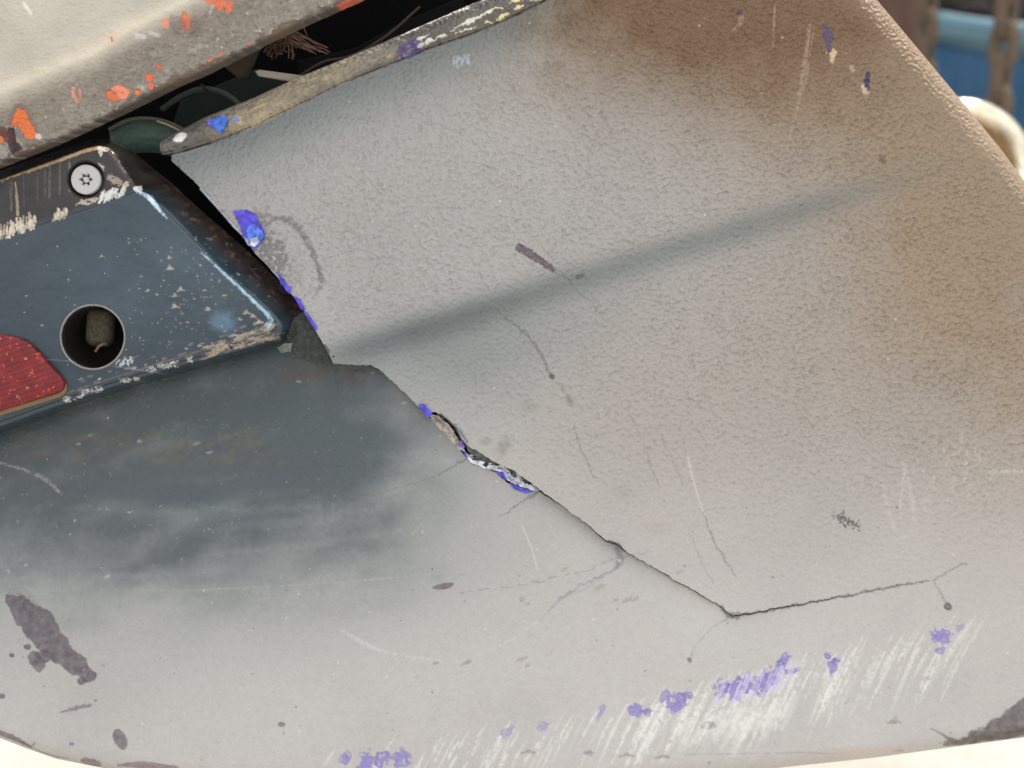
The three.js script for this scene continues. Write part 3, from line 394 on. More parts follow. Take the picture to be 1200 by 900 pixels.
{ // rubber seal curling out beside the lip
  const t = thing('rubber_seal', 'dark green rubber seal curling up beside the bumper lip tip', 'seal', [180, 170, -40]);
  const mat = plain(78, 102, 94, 0.4, 0.4, 30, 2, { clearcoat: 0.2 });
  const rim = [[128, 152], [150, 141], [176, 139], [198, 144], [222, 156]];
  const f = (s, t2) => { const c = new THREE.CatmullRomCurve3(rim.map(p => new THREE.Vector3(p[0], p[1], 0))), p = c.getPoint(s), dn = 40 * t2; const z = -42 + 16 * Math.sin(t2 * 2.2) - 50 * (1 - Math.min(1, t2 * 3 + 0.1)) * 0 - 30 * t2 * t2, m = meet(p.x + 4 * t2, p.y + dn, z); return [m[0], m[1], z, s * 2, t2]; };
  part('seal_flap', sheet(40, 20, f), mat, t, t); part('seal_bead', tube(rim.map(p => P3(p[0], p[1], -38)), 2.4, 40), plain(84, 84, 72, 0.3, 0.3, 20, 1, { clearcoat: 0.6 }), t, t);
  part('seal_bead', tube([[184, 142], [196, 146], [208, 152], [217, 157]].map(p => P3(p[0], p[1], -34)), 1.5, 20), plain(206, 184, 140, 0.35, 0.3, 20), t, t, 'pale length of the bead coloured as its gloss');
}
{ // pale strip
  const t = thing('metal_strip', 'pale flat strip poking out over the bumper lip', 'strip', [360, 95, -60]);
  const g = new THREE.ExtrudeGeometry(shapeOf([[300, 84], [304, 82.5], [360, 90], [380, 95], [380, 101], [356, 97.5], [346, 95.5], [303, 88]].map(p => meet(...p, -40))), { depth: 3, bevelEnabled: true, bevelSize: 0.8, bevelThickness: 0.8, bevelSegments: 2 }); g.translate(0, 0, -43);
  part('strip_blade', g, plain(232, 220, 208, 0.45, 0.25, 30), t, t);
}
{ // cables in the gap
  const t = thing('cable', 'dark green cable looping through the gap under the lid', 'cable', [240, 130, -60]), m = plain(62, 74, 70, 0.4, 0.4, 20, 2);
  part('cable_sheath', tube([P3(190, 128, -70), P3(214, 112, -58), P3(240, 104, -52), P3(268, 112, -50), P3(286, 130, -52), P3(296, 152, -60)], 3.4, 60, 10), m, t, t); part('cable_tie', tube([P3(236, 99, -52), P3(240, 104, -46), P3(243, 110, -52)], 1.6, 12), plain(30, 30, 30, 0.5), t, t);
  const d = thing('thin_wire', 'slender brown wire sagging behind the bumper lip in the gap', 'wire', [420, 60, -60]);
  part('wire_strand', tube([P3(352, 88, -55), P3(380, 72, -50), P3(410, 66, -50), P3(450, 44, -52), P3(492, 8, -60)], 1.5, 60, 8), plain(96, 76, 62, 0.5, 0.4), d, d);
}
{ // dry roots hanging in the gap
  const t = thing('root_tuft', 'tuft of dry brown roots hanging in the dark gap', 'roots', [340, 35, -20]);
  const gs = [], R = (x0, y0, x1, y1) => gs.push(tube([P3(x0, y0, -12), P3(mix(x0, x1, 0.5) + rr(-3, 3), mix(y0, y1, 0.5) + rr(-3, 3), -20 + rr(-6, 6)), P3(x1, y1, -28 + rr(-8, 8))], rr(0.4, 0.9), 14, 5));
  for (const [a, b] of [[341, 72], [338, 70], [345, 66], [372, 62], [378, 60], [386, 62], [384, 58], [366, 62], [358, 56], [330, 60], [326, 62], [318, 60], [322, 66], [362, 44], [350, 58]]) for (let k = 0; k < 2; k++) R(336 + rr(-14, 10), 36 + rr(-4, 5), a + rr(-3, 3), b + rr(-3, 3));
  for (let k = 0; k < 40; k++) { const x = rr(312, 332), y = rr(44, 64); R(x, y, x + rr(-7, 7), y + rr(-7, 7)); }
  R(354, 26, 360, 42);
  const m = part('root_fibres', mergeGeometries(gs), plain(118, 88, 76, 0.9), t, t); m.userData.kind = 'stuff';
}

// ------------------------------------------------------------------ the lid above
const LEDGE = interp([[-90, 226], [0, 190], [58, 167], [100, 147], [142, 127], [200, 98], [240, 81], [307, 47], [348, 27], [413, -2], [560, -70]]);
const RIDGEP = [[-90, 150], [0, 110], [60, 84], [110, 64], [150, 38], [190, 17], [240, -8], [400, -90], [560, -170]], RIDGE = interp(RIDGEP.map(p => meet(...p, 46)));
{
  const zL = (x, y) => { const d = (y - RIDGE(x)) * 0.91, up = Math.max(0, -d), dn = Math.max(0, d); const k = 14; const s = Math.log(1 + Math.exp(-d / k)) * k; return 46 - 0.34 * s - 0.02 * dn - 8 * ss(10, 50, dn) + 7 * Math.exp(-(((d - 2) / 9) ** 2)) * 0.35 + 1.5 * noise(x / 60, y / 60); };
  const L = new Coat(-120, -260, 620, 300, 1480, zL);
  const mq = f => { const out = []; for (let px = -100; px <= 600; px++) { let x = px, y = f(px); for (let k = 0; k < 3; k++) [x, y] = meet(px, f(px), zL(x, y)); out.push([x, y]); } return interp(out.filter((p, i) => i % 4 === 0)); };
  const edge = mq(LEDGE), OR = lin(216, 108, 48);
  L.fill((x, y, i) => {
    const d = (y - RIDGE(x)) * 0.91, n1 = fbm(x / 80, y / 80, 4), n2 = fbm(x / 18, y / 18, 3), n3 = fbm(x / 2.4, y / 2.4, 2), lipk = ss(0, 24, d + 6 * n2), ridgeGlow = Math.exp(-(((d + 5) / (d > -5 ? 6 : 13)) ** 2));
    let r = mix(0.45, 0.235, lipk), g = mix(0.41, 0.208, lipk), b = mix(0.335, 0.168, lipk); r = mix(r, 0.62, ridgeGlow * 0.7); g = mix(g, 0.54, ridgeGlow * 0.7); b = mix(b, 0.41, ridgeGlow * 0.7);  // creamy glow of the ridge put into the colour, lip below darker
    const v = 1 + 0.14 * n1 + 0.1 * n2 * (0.4 + lipk) + 0.07 * n3; L.r[i] = r * v; L.g[i] = g * v; L.b[i] = b * v;
    const wx = x + 2.5 * noise(x / 10, y / 10), wy = y + 2.5 * noise(x / 10 + 5, y / 10); L.h[i] = mix(0.9, 1.6, lipk) * (noise(wx / 6.2, wy / 4.4) + 0.5 * noise(wx / 3 + 7, wy / 2.8)) + 0.9 * n2; { const pit = 1 + 0.16 * lipk * (noise(wx / 6.2, wy / 4.4) + noise(wx / 3 + 7, wy / 2.8)); L.r[i] *= pit; L.g[i] *= pit; L.b[i] *= pit; } L.ro[i] = 0.72;
  });
  // grime along the lower edge
  { const ed = mq(LEDGE); let i = 0; L.fill((x, y, i) => { const q = ed(x) - y; if (q > 34 || q < -30) return; const m = fbm(x / 11, y / 6, 4), m2 = fbm(x / 40 + 9, y / 20, 3), t = clamp(ss(0.25, 0.85, m * 0.8 + 0.9 - q / 13 + m2 * 0.6)) * 0.8; L.r[i] = mix(L.r[i], 0.085 + 0.06 * m2, t); L.g[i] = mix(L.g[i], 0.062 + 0.03 * m2, t); L.b[i] = mix(L.b[i], 0.052, t); L.h[i] += t * m; }); }
  for (let i = 0; i < 260; i++) { const x = rr(-20, 430), y = mix(RIDGE(x) - 4, LEDGE(x), Math.sqrt(rnd())); L.blob(x, y, rr(0.7, 2.4), rr(0.6, 1.7), rnd() * 3, { col: rnd() < 0.7 ? lin(92, 80, 70) : lin(206, 194, 176), a: rr(0.2, 0.5), n: 0.8, ns: 3, h: -0.4 }); }
  for (let i = 0; i < 70; i++) { const x = rr(-20, 380), t = rr(0.25, 0.9), y = mix(RIDGE(x), LEDGE(x), t); L.blob(x, y, rr(2, 9), rr(1.2, 4), -0.4, { col: rnd() < 0.65 ? lin(96, 88, 82) : lin(186, 176, 168), a: rr(0.15, 0.4), n: 1, ns: 4, s: 0.4, br: 0.25, bs: 4 }); }
  const ch = (p, o = {}) => { const cx = p.reduce((s, q) => s + q[0], 0) / p.length, cy = p.reduce((s, q) => s + q[1], 0) / p.length; L.poly(p.map(q => [cx + (q[0] - cx) * 1.35, cy + (q[1] - cy) * 1.3]), { col: lin(120, 104, 100), a: 0.7, n: 3, ns: 6 }); L.poly(p, { col: OR, n: 1.6, ns: 5, h: -1.3, ro: 0.5, ...o }); };
  ch([[12, 146], [20, 127], [29, 128], [36, 143], [43, 158], [38, 164], [29, 162], [24, 150], [16, 147]]); L.poly([[9, 150], [17, 149], [20, 166], [26, 174], [14, 182], [10, 170]], { col: lin(52, 32, 38), n: 2, h: -1 }); L.poly([[17, 150], [24, 152], [29, 162], [24, 166], [18, 160]], { col: lin(120, 112, 112), n: 1.5 });
  L.poly([[-10, 148], [8, 150], [12, 166], [0, 166], [-10, 168]], { col: lin(92, 52, 46), a: 0.9, n: 3, h: -1 }); L.blob(0, 163, 4, 4, 0, { col: OR, a: 0.9 }); L.blob(45, 160, 4, 3, 0.5, { col: lin(226, 200, 204), a: 0.8 }); L.blob(3, 178, 6, 7, 0, { col: lin(150, 146, 140), a: 0.6 });
  ch([[124, 108], [131, 106], [137, 112], [141, 117], [134, 119], [125, 115]]); L.poly([[130, 104], [137, 99], [147, 102], [153, 109], [147, 116], [140, 116], [136, 110]], { col: lin(232, 134, 104), n: 2, h: -0.7, br: 0.15, bs: 4 });
  ch([[158, 105], [163, 105], [165, 109], [160, 112], [157, 109]], { col: lin(240, 110, 30) }); for (const b of [[175, 91, 4, 4], [177, 101, 3, 4], [186, 78, 3.5, 2.5]]) L.blob(...b, 0.5, { col: lin(232, 98, 60), n: 0.6, h: -0.8 });
  L.line([[86, 104], [87, 112], [91, 119]], [2.5, 2, 2], { col: lin(228, 150, 126), a: 0.8, n: 1.6, ns: 3 }); L.line([[93, 106], [94, 114]], 1.6, { col: lin(214, 150, 130), a: 0.7 }); L.blob(90, 110, 3, 6, 0, { col: lin(120, 112, 112), a: 0.5 });
  L.poly([[211, 20], [216, 14], [223, 17], [224, 30], [220, 37], [213, 34]], { col: lin(228, 112, 76), n: 2.5, h: -1, br: 0.1 }); L.blob(228, 32, 11, 9, 0, { col: lin(104, 94, 88), a: 0.55, n: 0.6, s: 0.4 }); L.blob(206, 29, 10, 11, 0, { col: lin(104, 94, 88), a: 0.45, n: 0.6, s: 0.4 }); L.blob(194, 27, 4, 6, -0.2, { col: lin(226, 140, 108), a: 0.85, n: 0.5 });
  L.poly([[236, -2], [258, -3], [272, 2], [275, 8], [268, 15], [264, 10], [256, 12], [246, 4]], { col: lin(230, 112, 74), n: 4, ns: 5, h: -1, br: 0.2, bs: 4 });
  L.line([[160, 42], [168, 43]], 3, { col: lin(200, 192, 194), a: 0.7 }); L.line([[176, 38], [186, 41]], 2.4, { col: lin(196, 190, 190), a: 0.6 }); L.blob(132, 46, 7, 8, 0, { col: lin(214, 176, 152), a: 0.6, br: 0.3, n: 0.6 }); L.line([[131, 44], [132, 49]], 1, { col: lin(110, 90, 84), a: 0.7 });
  L.line([[246, 16], [250, 6]], 1, { col: lin(220, 214, 208), a: 0.4 }); L.line([[28, 4], [36, 15]], 2, { col: lin(236, 226, 206), a: 0.6, s: 1.5 });
  for (const [x, y] of [[247, 69], [259, 62], [292, 50], [396, 6]]) L.blob(x, y + 1, rr(2, 4), rr(1, 2.2), -0.5, { col: lin(214, 108, 74), a: 0.8, n: 0.7, ns: 4, h: -0.5 });
  L.line([[388, 12], [404, 3], [420, -5]], [1, 2.5, 1], { col: lin(220, 112, 84), a: 0.85, n: 1 }); L.blob(337, 2, 2, 6, 0.2, { col: lin(120, 110, 104), a: 0.6 });
  const mat = new THREE.MeshStandardMaterial(L.textures());
  const t = thing('lid', 'beige textured lid edge with bright orange paint chips', 'vehicle lid', [120, 150, 30]);
  const f = (s, tt) => { const x = mix(-100, 560, s), e = edge(x) + jag(x + 400, 0.7), y0 = -240; let y = mix(y0, e, Math.min(1, tt / 0.86)), z = zL(x, y); let Y = y; const r = 4, fd = y - (e - r); if (fd > 0 || tt > 0.86) { const th = tt > 0.86 ? 1.1 + (tt - 0.86) / 0.14 * 0.9 : fd / r * 1.1; Y = e - r + r * Math.sin(th); z -= r * (1 - Math.cos(th)); if (tt > 0.94) { z -= (tt - 0.94) / 0.06 * 30; Y -= (tt - 0.94) / 0.06 * 6; } } return [x, Y, z, (x - L.x0) / (L.x1 - L.x0), (L.y1 - y) / (L.y1 - L.y0)]; };
  part('lid_panel', sheet(330, 130, f), mat, t, t);
}

// ------------------------------------------------------------------ the black lamp panel at the left
{
  const Z = 10, F = new Coat(-80, 130, 420, 540, 1500, () => Z);
  F.fill((x, y, i) => {
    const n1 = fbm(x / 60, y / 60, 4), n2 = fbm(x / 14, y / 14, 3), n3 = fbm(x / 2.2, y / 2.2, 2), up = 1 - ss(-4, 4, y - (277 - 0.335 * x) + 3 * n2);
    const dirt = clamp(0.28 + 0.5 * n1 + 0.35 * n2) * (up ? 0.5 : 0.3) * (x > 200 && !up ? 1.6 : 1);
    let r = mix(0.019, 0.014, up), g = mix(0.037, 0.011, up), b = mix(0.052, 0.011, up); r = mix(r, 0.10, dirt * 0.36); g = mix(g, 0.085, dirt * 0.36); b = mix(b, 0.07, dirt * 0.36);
    { const f = up ? 0 : 0.35 * Math.exp(-(((x - 210) / 120) ** 2) - ((y - 320) / 60) ** 2) * (1 + n1); r = mix(r, 0.065, f); g = mix(g, 0.105, f); b = mix(b, 0.135, f); }  // pale blue reflection painted into the middle of the cover
    const fl = x > 0 && y < 600 ? ss(0, 34, x - (150 + (y - 205) * 1.03)) : 0; r = mix(r, 0.075 + 0.05 * n2, fl); g = mix(g, 0.052 + 0.03 * n2, fl); b = mix(b, 0.042 + 0.02 * n2, fl);
    F.r[i] = Math.max(0.01, r * (1 + 0.15 * n3)); F.g[i] = Math.max(0.01, g * (1 + 0.15 * n3)); F.b[i] = Math.max(0.01, b * (1 + 0.15 * n3));
    F.h[i] = 0.08 * n3 + 0.25 * n2 + 4 * n1; F.ro[i] = clamp(0.32 + 0.35 * dirt + 0.1 * n2 + fl * 0.3, 0.15, 0.95);
  });
  const dst = (x, y, rx, ry, rot, col, a, o = {}) => F.blob(x, y, rx, ry, rot, { col, a, n: 0.8, ns: 4, h: 0.3, ro: 0.85, ...o });
  const cream = lin(206, 194, 172), wht = lin(214, 214, 210);
  for (let i = 0; i < 70; i++) { const x = rr(-20, 40), y = 276 - 0.335 * x + rr(-6, 4); F.line([[x, y - rr(2, 10)], [x + rr(-1, 1), y + 2]], rr(0.6, 1.8), { col: cream, a: rr(0.3, 0.9), n: 1, ns: 3, ro: 0.9 }); }
  for (let i = 0; i < 26; i++) { const x = rr(60, 78), y = 276 - 0.335 * x + rr(-5, 3); F.line([[x, y - rr(1, 5)], [x, y + 2]], rr(0.6, 1.6), { col: cream, a: rr(0.3, 0.8), n: 1, ns: 3, ro: 0.9 }); }
  for (let i = 0; i < 34; i++) { const x = rr(114, 144), y = 272 - 0.335 * x + rr(-4, 4); F.line([[x + 2, y - rr(1, 6)], [x, y + 2]], rr(0.7, 1.9), { col: wht, a: rr(0.4, 0.9), n: 1, ns: 3, ro: 0.9 }); }
  dst(102, 236, 12, 4, -0.2, cream, 0.7, { br: 0.3 }); dst(116, 197, 5, 6, 0, cream, 0.75, { br: 0.2, bs: 4 }); dst(134, 211, 10, 5, 0.5, lin(160, 146, 128), 0.85, { br: 0.2, bs: 4 }); dst(147, 216, 3, 5, 0, cream, 0.6); dst(160, 221, 4, 5, 0, wht, 0.9); dst(117, 179, 3, 3, 0, wht, 0.8);
  for (let i = 0; i < 10; i++) { const x = rr(-10, 90); F.line([[x, 205 - 0.33 * x + rr(0, 15)], [x + rr(-1, 2), 250 - 0.33 * x]], rr(0.5, 1.6), { col: lin(150, 134, 112), a: rr(0.15, 0.4), n: 1, br: 0.3 }); } F.line([[17, 214], [19, 235], [20, 252]], [1, 1.6, 1.8], { col: lin(178, 160, 130), a: 0.6, n: 0.8 });
  for (const [x, y, s] of [[200, 314, 5], [213, 339, 5], [206, 346, 4], [206, 359, 5], [244, 362, 4], [184, 345, 2], [120, 300, 3], [199, 302, 3], [290, 366, 5], [297, 370, 4], [282, 374, 3], [263, 346, 2], [305, 377, 5], [314, 380, 5], [228, 350, 2], [240, 340, 2]]) F.poly([[x - s, y + s * 0.5], [x - s * 0.2, y - s * 0.7], [x + s * 0.2, y - s * 0.1], [x + s, y + s * 0.3], [x, y + s * 0.4]], { col: cream, a: 0.5, s: 1.2, n: 1.4, ns: 3, h: 0.4, ro: 0.9 });
  for (let i = 0; i < 260; i++) { const x = rr(150, 315), y = rr(270, 410); if (rnd() < 0.5 && x < 190) continue; dst(x, y, rr(0.5, 2), rr(0.5, 1.6), rnd() * 3, rnd() < 0.6 ? cream : lin(120, 140, 156), rr(0.1, 0.35), { s: 0.4 }); }
  for (let i = 0; i < 60; i++) dst(rr(-20, 330), rr(280, 470), rr(0.5, 1.5), rr(0.5, 1.3), 0, cream, rr(0.2, 0.5));
  for (const [x, y, rx, ry] of [[148, 424, 8, 5], [193, 428, 8, 4], [222, 421, 3.5, 4], [146, 446, 5, 4], [158, 444, 3, 3], [98, 461, 9, 3], [114, 457, 5, 4], [78, 468, 4, 4], [178, 433, 4, 3], [203, 426, 5, 2.5]]) { dst(x, y, rx * 1.2, ry * 0.8, rr(-0.6, 0.1), wht, 0.6, { br: 0.34, bs: 3, n: 1.1, s: 0.3 }); }
  for (let i = 0; i < 50; i++) { const x = rr(0, 330), y = 488 - 0.318 * x - rr(0, 14); dst(x, y, rr(1, 6), rr(0.6, 2), -0.3, rnd() < 0.5 ? lin(150, 136, 118) : cream, rr(0.15, 0.5)); }
  for (let i = 0; i < 70; i++) { const x = rr(240, 325), y = rr(382, 398) + (325 - x) * 0.3; dst(x, y - 3, rr(2, 8), rr(0.7, 2.5), -0.3, lin(176, 158, 136), rr(0.2, 0.6)); }
  for (let i = 0; i < 90; i++) { const s = rnd(), x = 170 + s * 190 + rr(-4, 26), y = 205 + s * 175 + rr(-8, 8); dst(x, y, rr(1, 6), rr(0.7, 2.4), 0.8, rnd() < 0.5 ? lin(150, 116, 88) : lin(60, 48, 40), rr(0.2, 0.5)); }
  const glintWear = (p, w, col, a) => F.line(p, w, { col, a, s: 1.2, n: 1.2, ns: 5, ro: 0.25, br: 0.12, bs: 9 });  // gold and pale blue edge highlights painted in, with some brown edge wear
  glintWear([[-30, 222], [0, 211], [60, 190], [106, 174], [118, 172]], [1.2, 1.8, 2, 2.2, 1.6], lin(214, 182, 140), 0.9); glintWear([[116, 173], [124, 175]], 2.4, lin(250, 236, 226), 0.95); glintWear([[124, 174], [133, 184], [146, 204]], [1.6, 1, 0.4], lin(120, 96, 76), 0.6);
  glintWear([[164, 225], [174, 231], [186, 245], [196, 256]], [1.6, 2.6, 1.8, 0.5], lin(200, 224, 244), 0.9); glintWear([[236, 296], [262, 320], [290, 346], [312, 367], [318, 376], [314, 384]], [0.5, 1.3, 1.5, 2.2, 2.4, 1.4], lin(160, 196, 216), 0.85); glintWear([[0, 488], [90, 457], [190, 425], [310, 388]], [0.6, 0.8, 0.9, 1.2], lin(120, 104, 92), 0.5);
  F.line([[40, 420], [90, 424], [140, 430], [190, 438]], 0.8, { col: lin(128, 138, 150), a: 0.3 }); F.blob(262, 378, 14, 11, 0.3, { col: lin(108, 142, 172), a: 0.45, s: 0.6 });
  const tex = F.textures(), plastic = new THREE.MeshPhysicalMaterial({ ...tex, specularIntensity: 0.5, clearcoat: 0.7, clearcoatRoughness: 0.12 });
  const u = thing('lamp_panel', 'black and dark blue plastic lamp panel with screw, round hole and red reflector', 'lamp panel', [100, 480, -40]);
  // housing: lofted from a wider back to a narrower rounded front
  const fr = [[-80, 240], [0, 210], [60, 188], [108, 171], [122, 170], [133, 177], [150, 203], [168, 226], [192, 240], [255, 305], [327, 372], [333, 385], [324, 397], [190, 437], [90, 470], [0, 502], [-80, 528]];
  const bk = [[-80, 230], [0, 199], [60, 178], [112, 162], [134, 164], [156, 178], [180, 198], [200, 214], [228, 240], [298, 302], [368, 376], [372, 394], [330, 406], [190, 446], [90, 477], [0, 510], [-80, 536]];
  const A = spline(fr.map(p => meet(...p, 4)), 8, true), B = spline(bk.map(p => meet(...p, -58)), 8, true); A.pop(); B.pop();
  const inset = (loop, d) => loop.map((p, i) => { const a = loop[(i + loop.length - 1) % loop.length], b = loop[(i + 1) % loop.length], tx = b[0] - a[0], ty = b[1] - a[1], l = Math.hypot(tx, ty) || 1; return [p[0] - ty / l * d, p[1] + tx / l * d]; });
  const midl = A.map((p, i) => [mix(p[0], B[i][0], 0.42), mix(p[1], B[i][1], 0.42)]);
  const loops = [[B, -62], [midl, -22], [A, 2], [inset(A, 1.2), 5.2], [inset(A, 3), 7.2], [inset(A, 5.5), 8]];
  const pos = [], idx = [], N = A.length; for (const [l, z] of loops) l.forEach(p => pos.push(p[0] - 600, 450 - p[1], z)); for (let k = 0; k < loops.length - 1; k++) for (let i = 0; i < N; i++) { const a = k * N + i, b = k * N + (i + 1) % N, c = a + N, d = b + N; idx.push(a, b, c, b, d, c); }
  let side = new THREE.BufferGeometry(); side.setAttribute('position', new THREE.Float32BufferAttribute(pos, 3)); side.setIndex(idx); side.computeVertexNormals(); F.uv(side);
  { const nn = side.attributes.normal; let s = 0; for (let i = N * 4; i < N * 5; i++) s += nn.getZ(i); if (s < 0) { for (let i = 0; i < idx.length; i += 3) [idx[i + 1], idx[i + 2]] = [idx[i + 2], idx[i + 1]]; side.setIndex(idx); side.computeVertexNormals(); } }
  const hc = meet(109, 395, Z), hole = (r) => { const h = new THREE.Path(); h.absarc(hc[0] - 600, 450 - hc[1], r, 0, Math.PI * 2, true); return h; };
  const sc = meet(100, 210, Z), faceS = shapeOf(loops[5][0]); faceS.holes.push(hole(39)); { const h = new THREE.Path(); h.absarc(sc[0] - 600, 450 - sc[1], 21, 0, Math.PI * 2, true); faceS.holes.push(h); }
  const face = F.uv(new THREE.ShapeGeometry(faceS, 24)); face.translate(0, 0, 8);
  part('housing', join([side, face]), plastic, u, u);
  const cov = [[-80, 303], [0, 277], [80, 251], [150, 227], [162, 223], [174, 228], [186, 240], [250, 304], [316, 368], [323, 381], [315, 391], [190, 430], [90, 462], [0, 494], [-80, 520]].map(p => meet(...p, Z + 3));
  const cs = shapeOf(spline(cov, 6, true).slice(0, -1)); cs.holes.push(hole(39.5));
  const cg = new THREE.ExtrudeGeometry(cs, { depth: 2, bevelEnabled: true, bevelSize: 3, bevelThickness: 3, bevelOffset: -3, bevelSegments: 5, curveSegments: 48 }); cg.translate(0, 0, 6); F.uv(cg);
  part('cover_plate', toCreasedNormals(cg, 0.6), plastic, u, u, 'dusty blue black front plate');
  // hole with a tube, a socket and a bent pin deep inside
  const black = plain(34, 30, 28, 0.5, 0.4, 30, 0.3), tb = new THREE.LatheGeometry([[38.5, 10.4], [37.2, 8], [36.8, 0], [36.5, -52], [0.01, -56]].map(p => new THREE.Vector2(p[0], p[1])), 64); tb.rotateX(Math.PI / 2); tb.translate(hc[0] - 600, 450 - hc[1], 0);
  { const p = tb.attributes.position, u2 = tb.attributes.uv; for (let i = 0; i < p.count; i++) u2.setXY(i, (p.getX(i) + p.getZ(i)) / 80, (p.getY(i) + p.getZ(i)) / 80); }
  part('hole_tube', tb, black, u, u);
  const rimG = new THREE.TorusGeometry(37.3, 1.3, 10, 80); rimG.translate(hc[0] - 600, 450 - hc[1], 10.6); part('hole_rim', rimG, plain(150, 146, 138, 0.25, 0.3, 30, 1, { clearcoat: 1, clearcoatRoughness: 0.1 }), u, u);
  const so = new RoundedBoxGeometry(32, 46, 26, 6, 11); so.rotateZ(-0.06); so.translate(...P3(118, 384, -30).toArray()); part('socket', so, plain(98, 92, 74, 0.7, 0.55, 20, 2), u, u);
  part('pin', tube([P3(112, 412, -16), P3(116, 406, -14), P3(122, 403, -16), P3(126, 404, -22)], 1.6, 20), plain(176, 146, 116, 0.4), u, u);
  // countersunk screw
  const lathe = (pr, x, y, z, seg = 48) => { const g = new THREE.LatheGeometry(pr.map(p => new THREE.Vector2(...p)), seg); g.rotateX(Math.PI / 2); g.translate(x - 600, 450 - y, z); return g; };
  const scr = new THREE.Group(); scr.name = 'screw'; u.add(scr);
  part('screw_recess', lathe([[22.6, 8.4], [21.5, 8.8], [20.4, 8], [20, -2], [0.01, -2.5]], ...sc, 0), black, scr, u);
  const steel = plain(246, 243, 242, 0.4, 0.3, 30, 1.2, { clearcoat: 0.3 });
  { const hs = new THREE.Shape(); hs.absarc(0, 0, 17, 0, Math.PI * 2, false); const st = new THREE.Path(); for (let i = 0; i < 48; i++) { const a = -i / 48 * Math.PI * 2, r = 6.4 + 1.6 * Math.cos(6 * a); st[i ? 'lineTo' : 'moveTo'](Math.cos(a) * r, Math.sin(a) * r); } hs.holes.push(st);
    const g = new THREE.ExtrudeGeometry(hs, { depth: 4, bevelEnabled: true, bevelSize: 1.6, bevelThickness: 2.2, bevelOffset: -1.2, bevelSegments: 5, curveSegments: 40 }); g.translate(sc[0] - 600 - 0, 450 - sc[1], 3.5); const hd = part('screw_head', toCreasedNormals(g, 0.6), steel, scr, u);
    const c1 = new THREE.CylinderGeometry(8.5, 8.5, 1, 20); c1.rotateX(Math.PI / 2); c1.translate(sc[0] - 600, 450 - sc[1], 0.6); part('drive_socket', c1, black, scr, u);
    const c2 = new THREE.CylinderGeometry(3.4, 3.6, 9, 16); c2.rotateX(Math.PI / 2); c2.translate(sc[0] - 600, 450 - sc[1], 3.2); part('drive_pin', c2, steel, scr, u); }
  // red reflector: prismatic red insert in a pale seat
  const RZ = Z + 7, ro = [[-80, 392], [-20, 391], [10, 393], [26, 398], [37, 406], [56, 426], [72, 443], [75, 451], [71, 458], [52, 465], [0, 481], [-80, 507]];
  const seat = new THREE.ExtrudeGeometry(shapeOf(spline(ro.map(p => meet(p[0] + 1, p[1] + 4, RZ - 2)), 6, true).slice(0, -1)), { depth: 4, bevelEnabled: true, bevelSize: 1.5, bevelThickness: 1.5, bevelSegments: 3 }); seat.translate(0, 0, 9); part('reflector_seat', seat, plain(178, 152, 116, 0.4, 0.4, 20, 2), u, u);
  const RC = new Coat(-90, 380, 90, 520, 720, () => RZ);
  RC.fill((x, y, i) => { const n = fbm(x / 16, y / 16, 3), sp = fbm(x / 2.2, y / 2.2, 2), d = clamp(0.2 + 0.5 * n + 0.12 * sp); const q = x * 0.94 - y * 0.33, w = x * 0.33 + y * 0.94, hx = Math.abs(((q / 6) % 1 + 1) % 1 - 0.5), hy = Math.abs(((w / 6) % 1 + 1) % 1 - 0.5);
    RC.r[i] = mix(0.15, 0.34, d); RC.g[i] = mix(0.003, 0.05, d * d); RC.b[i] = mix(0.006, 0.045, d * d); RC.h[i] = (hx + hy) * 2.6 + 0.5 * sp; RC.ro[i] = 0.22 + 0.4 * d; });
  for (let i = 0; i < 60; i++) RC.blob(rr(-20, 68), rr(396, 478), rr(0.7, 2.2), rr(0.6, 1.8), rnd() * 3, { col: rnd() < 0.5 ? lin(255, 70, 40) : lin(214, 120, 104), a: rr(0.25, 0.7), n: 0.6, ns: 3 });  // sparkles of the prisms painted as small bright spots
  const rg = new THREE.ExtrudeGeometry(shapeOf(spline(ro.map(p => meet(...p, RZ)), 6, true).slice(0, -1)), { depth: 3, bevelEnabled: true, bevelSize: 3, bevelThickness: 3.5, bevelOffset: -2.5, bevelSegments: 4 }); rg.translate(0, 0, 12); RC.uv(rg);
  part('red_reflector', toCreasedNormals(rg, 0.6), new THREE.MeshPhysicalMaterial({ ...RC.textures(), specularIntensity: 0.4, clearcoat: 0.5, clearcoatRoughness: 0.1 }), u, u, 'red prismatic reflector');
}
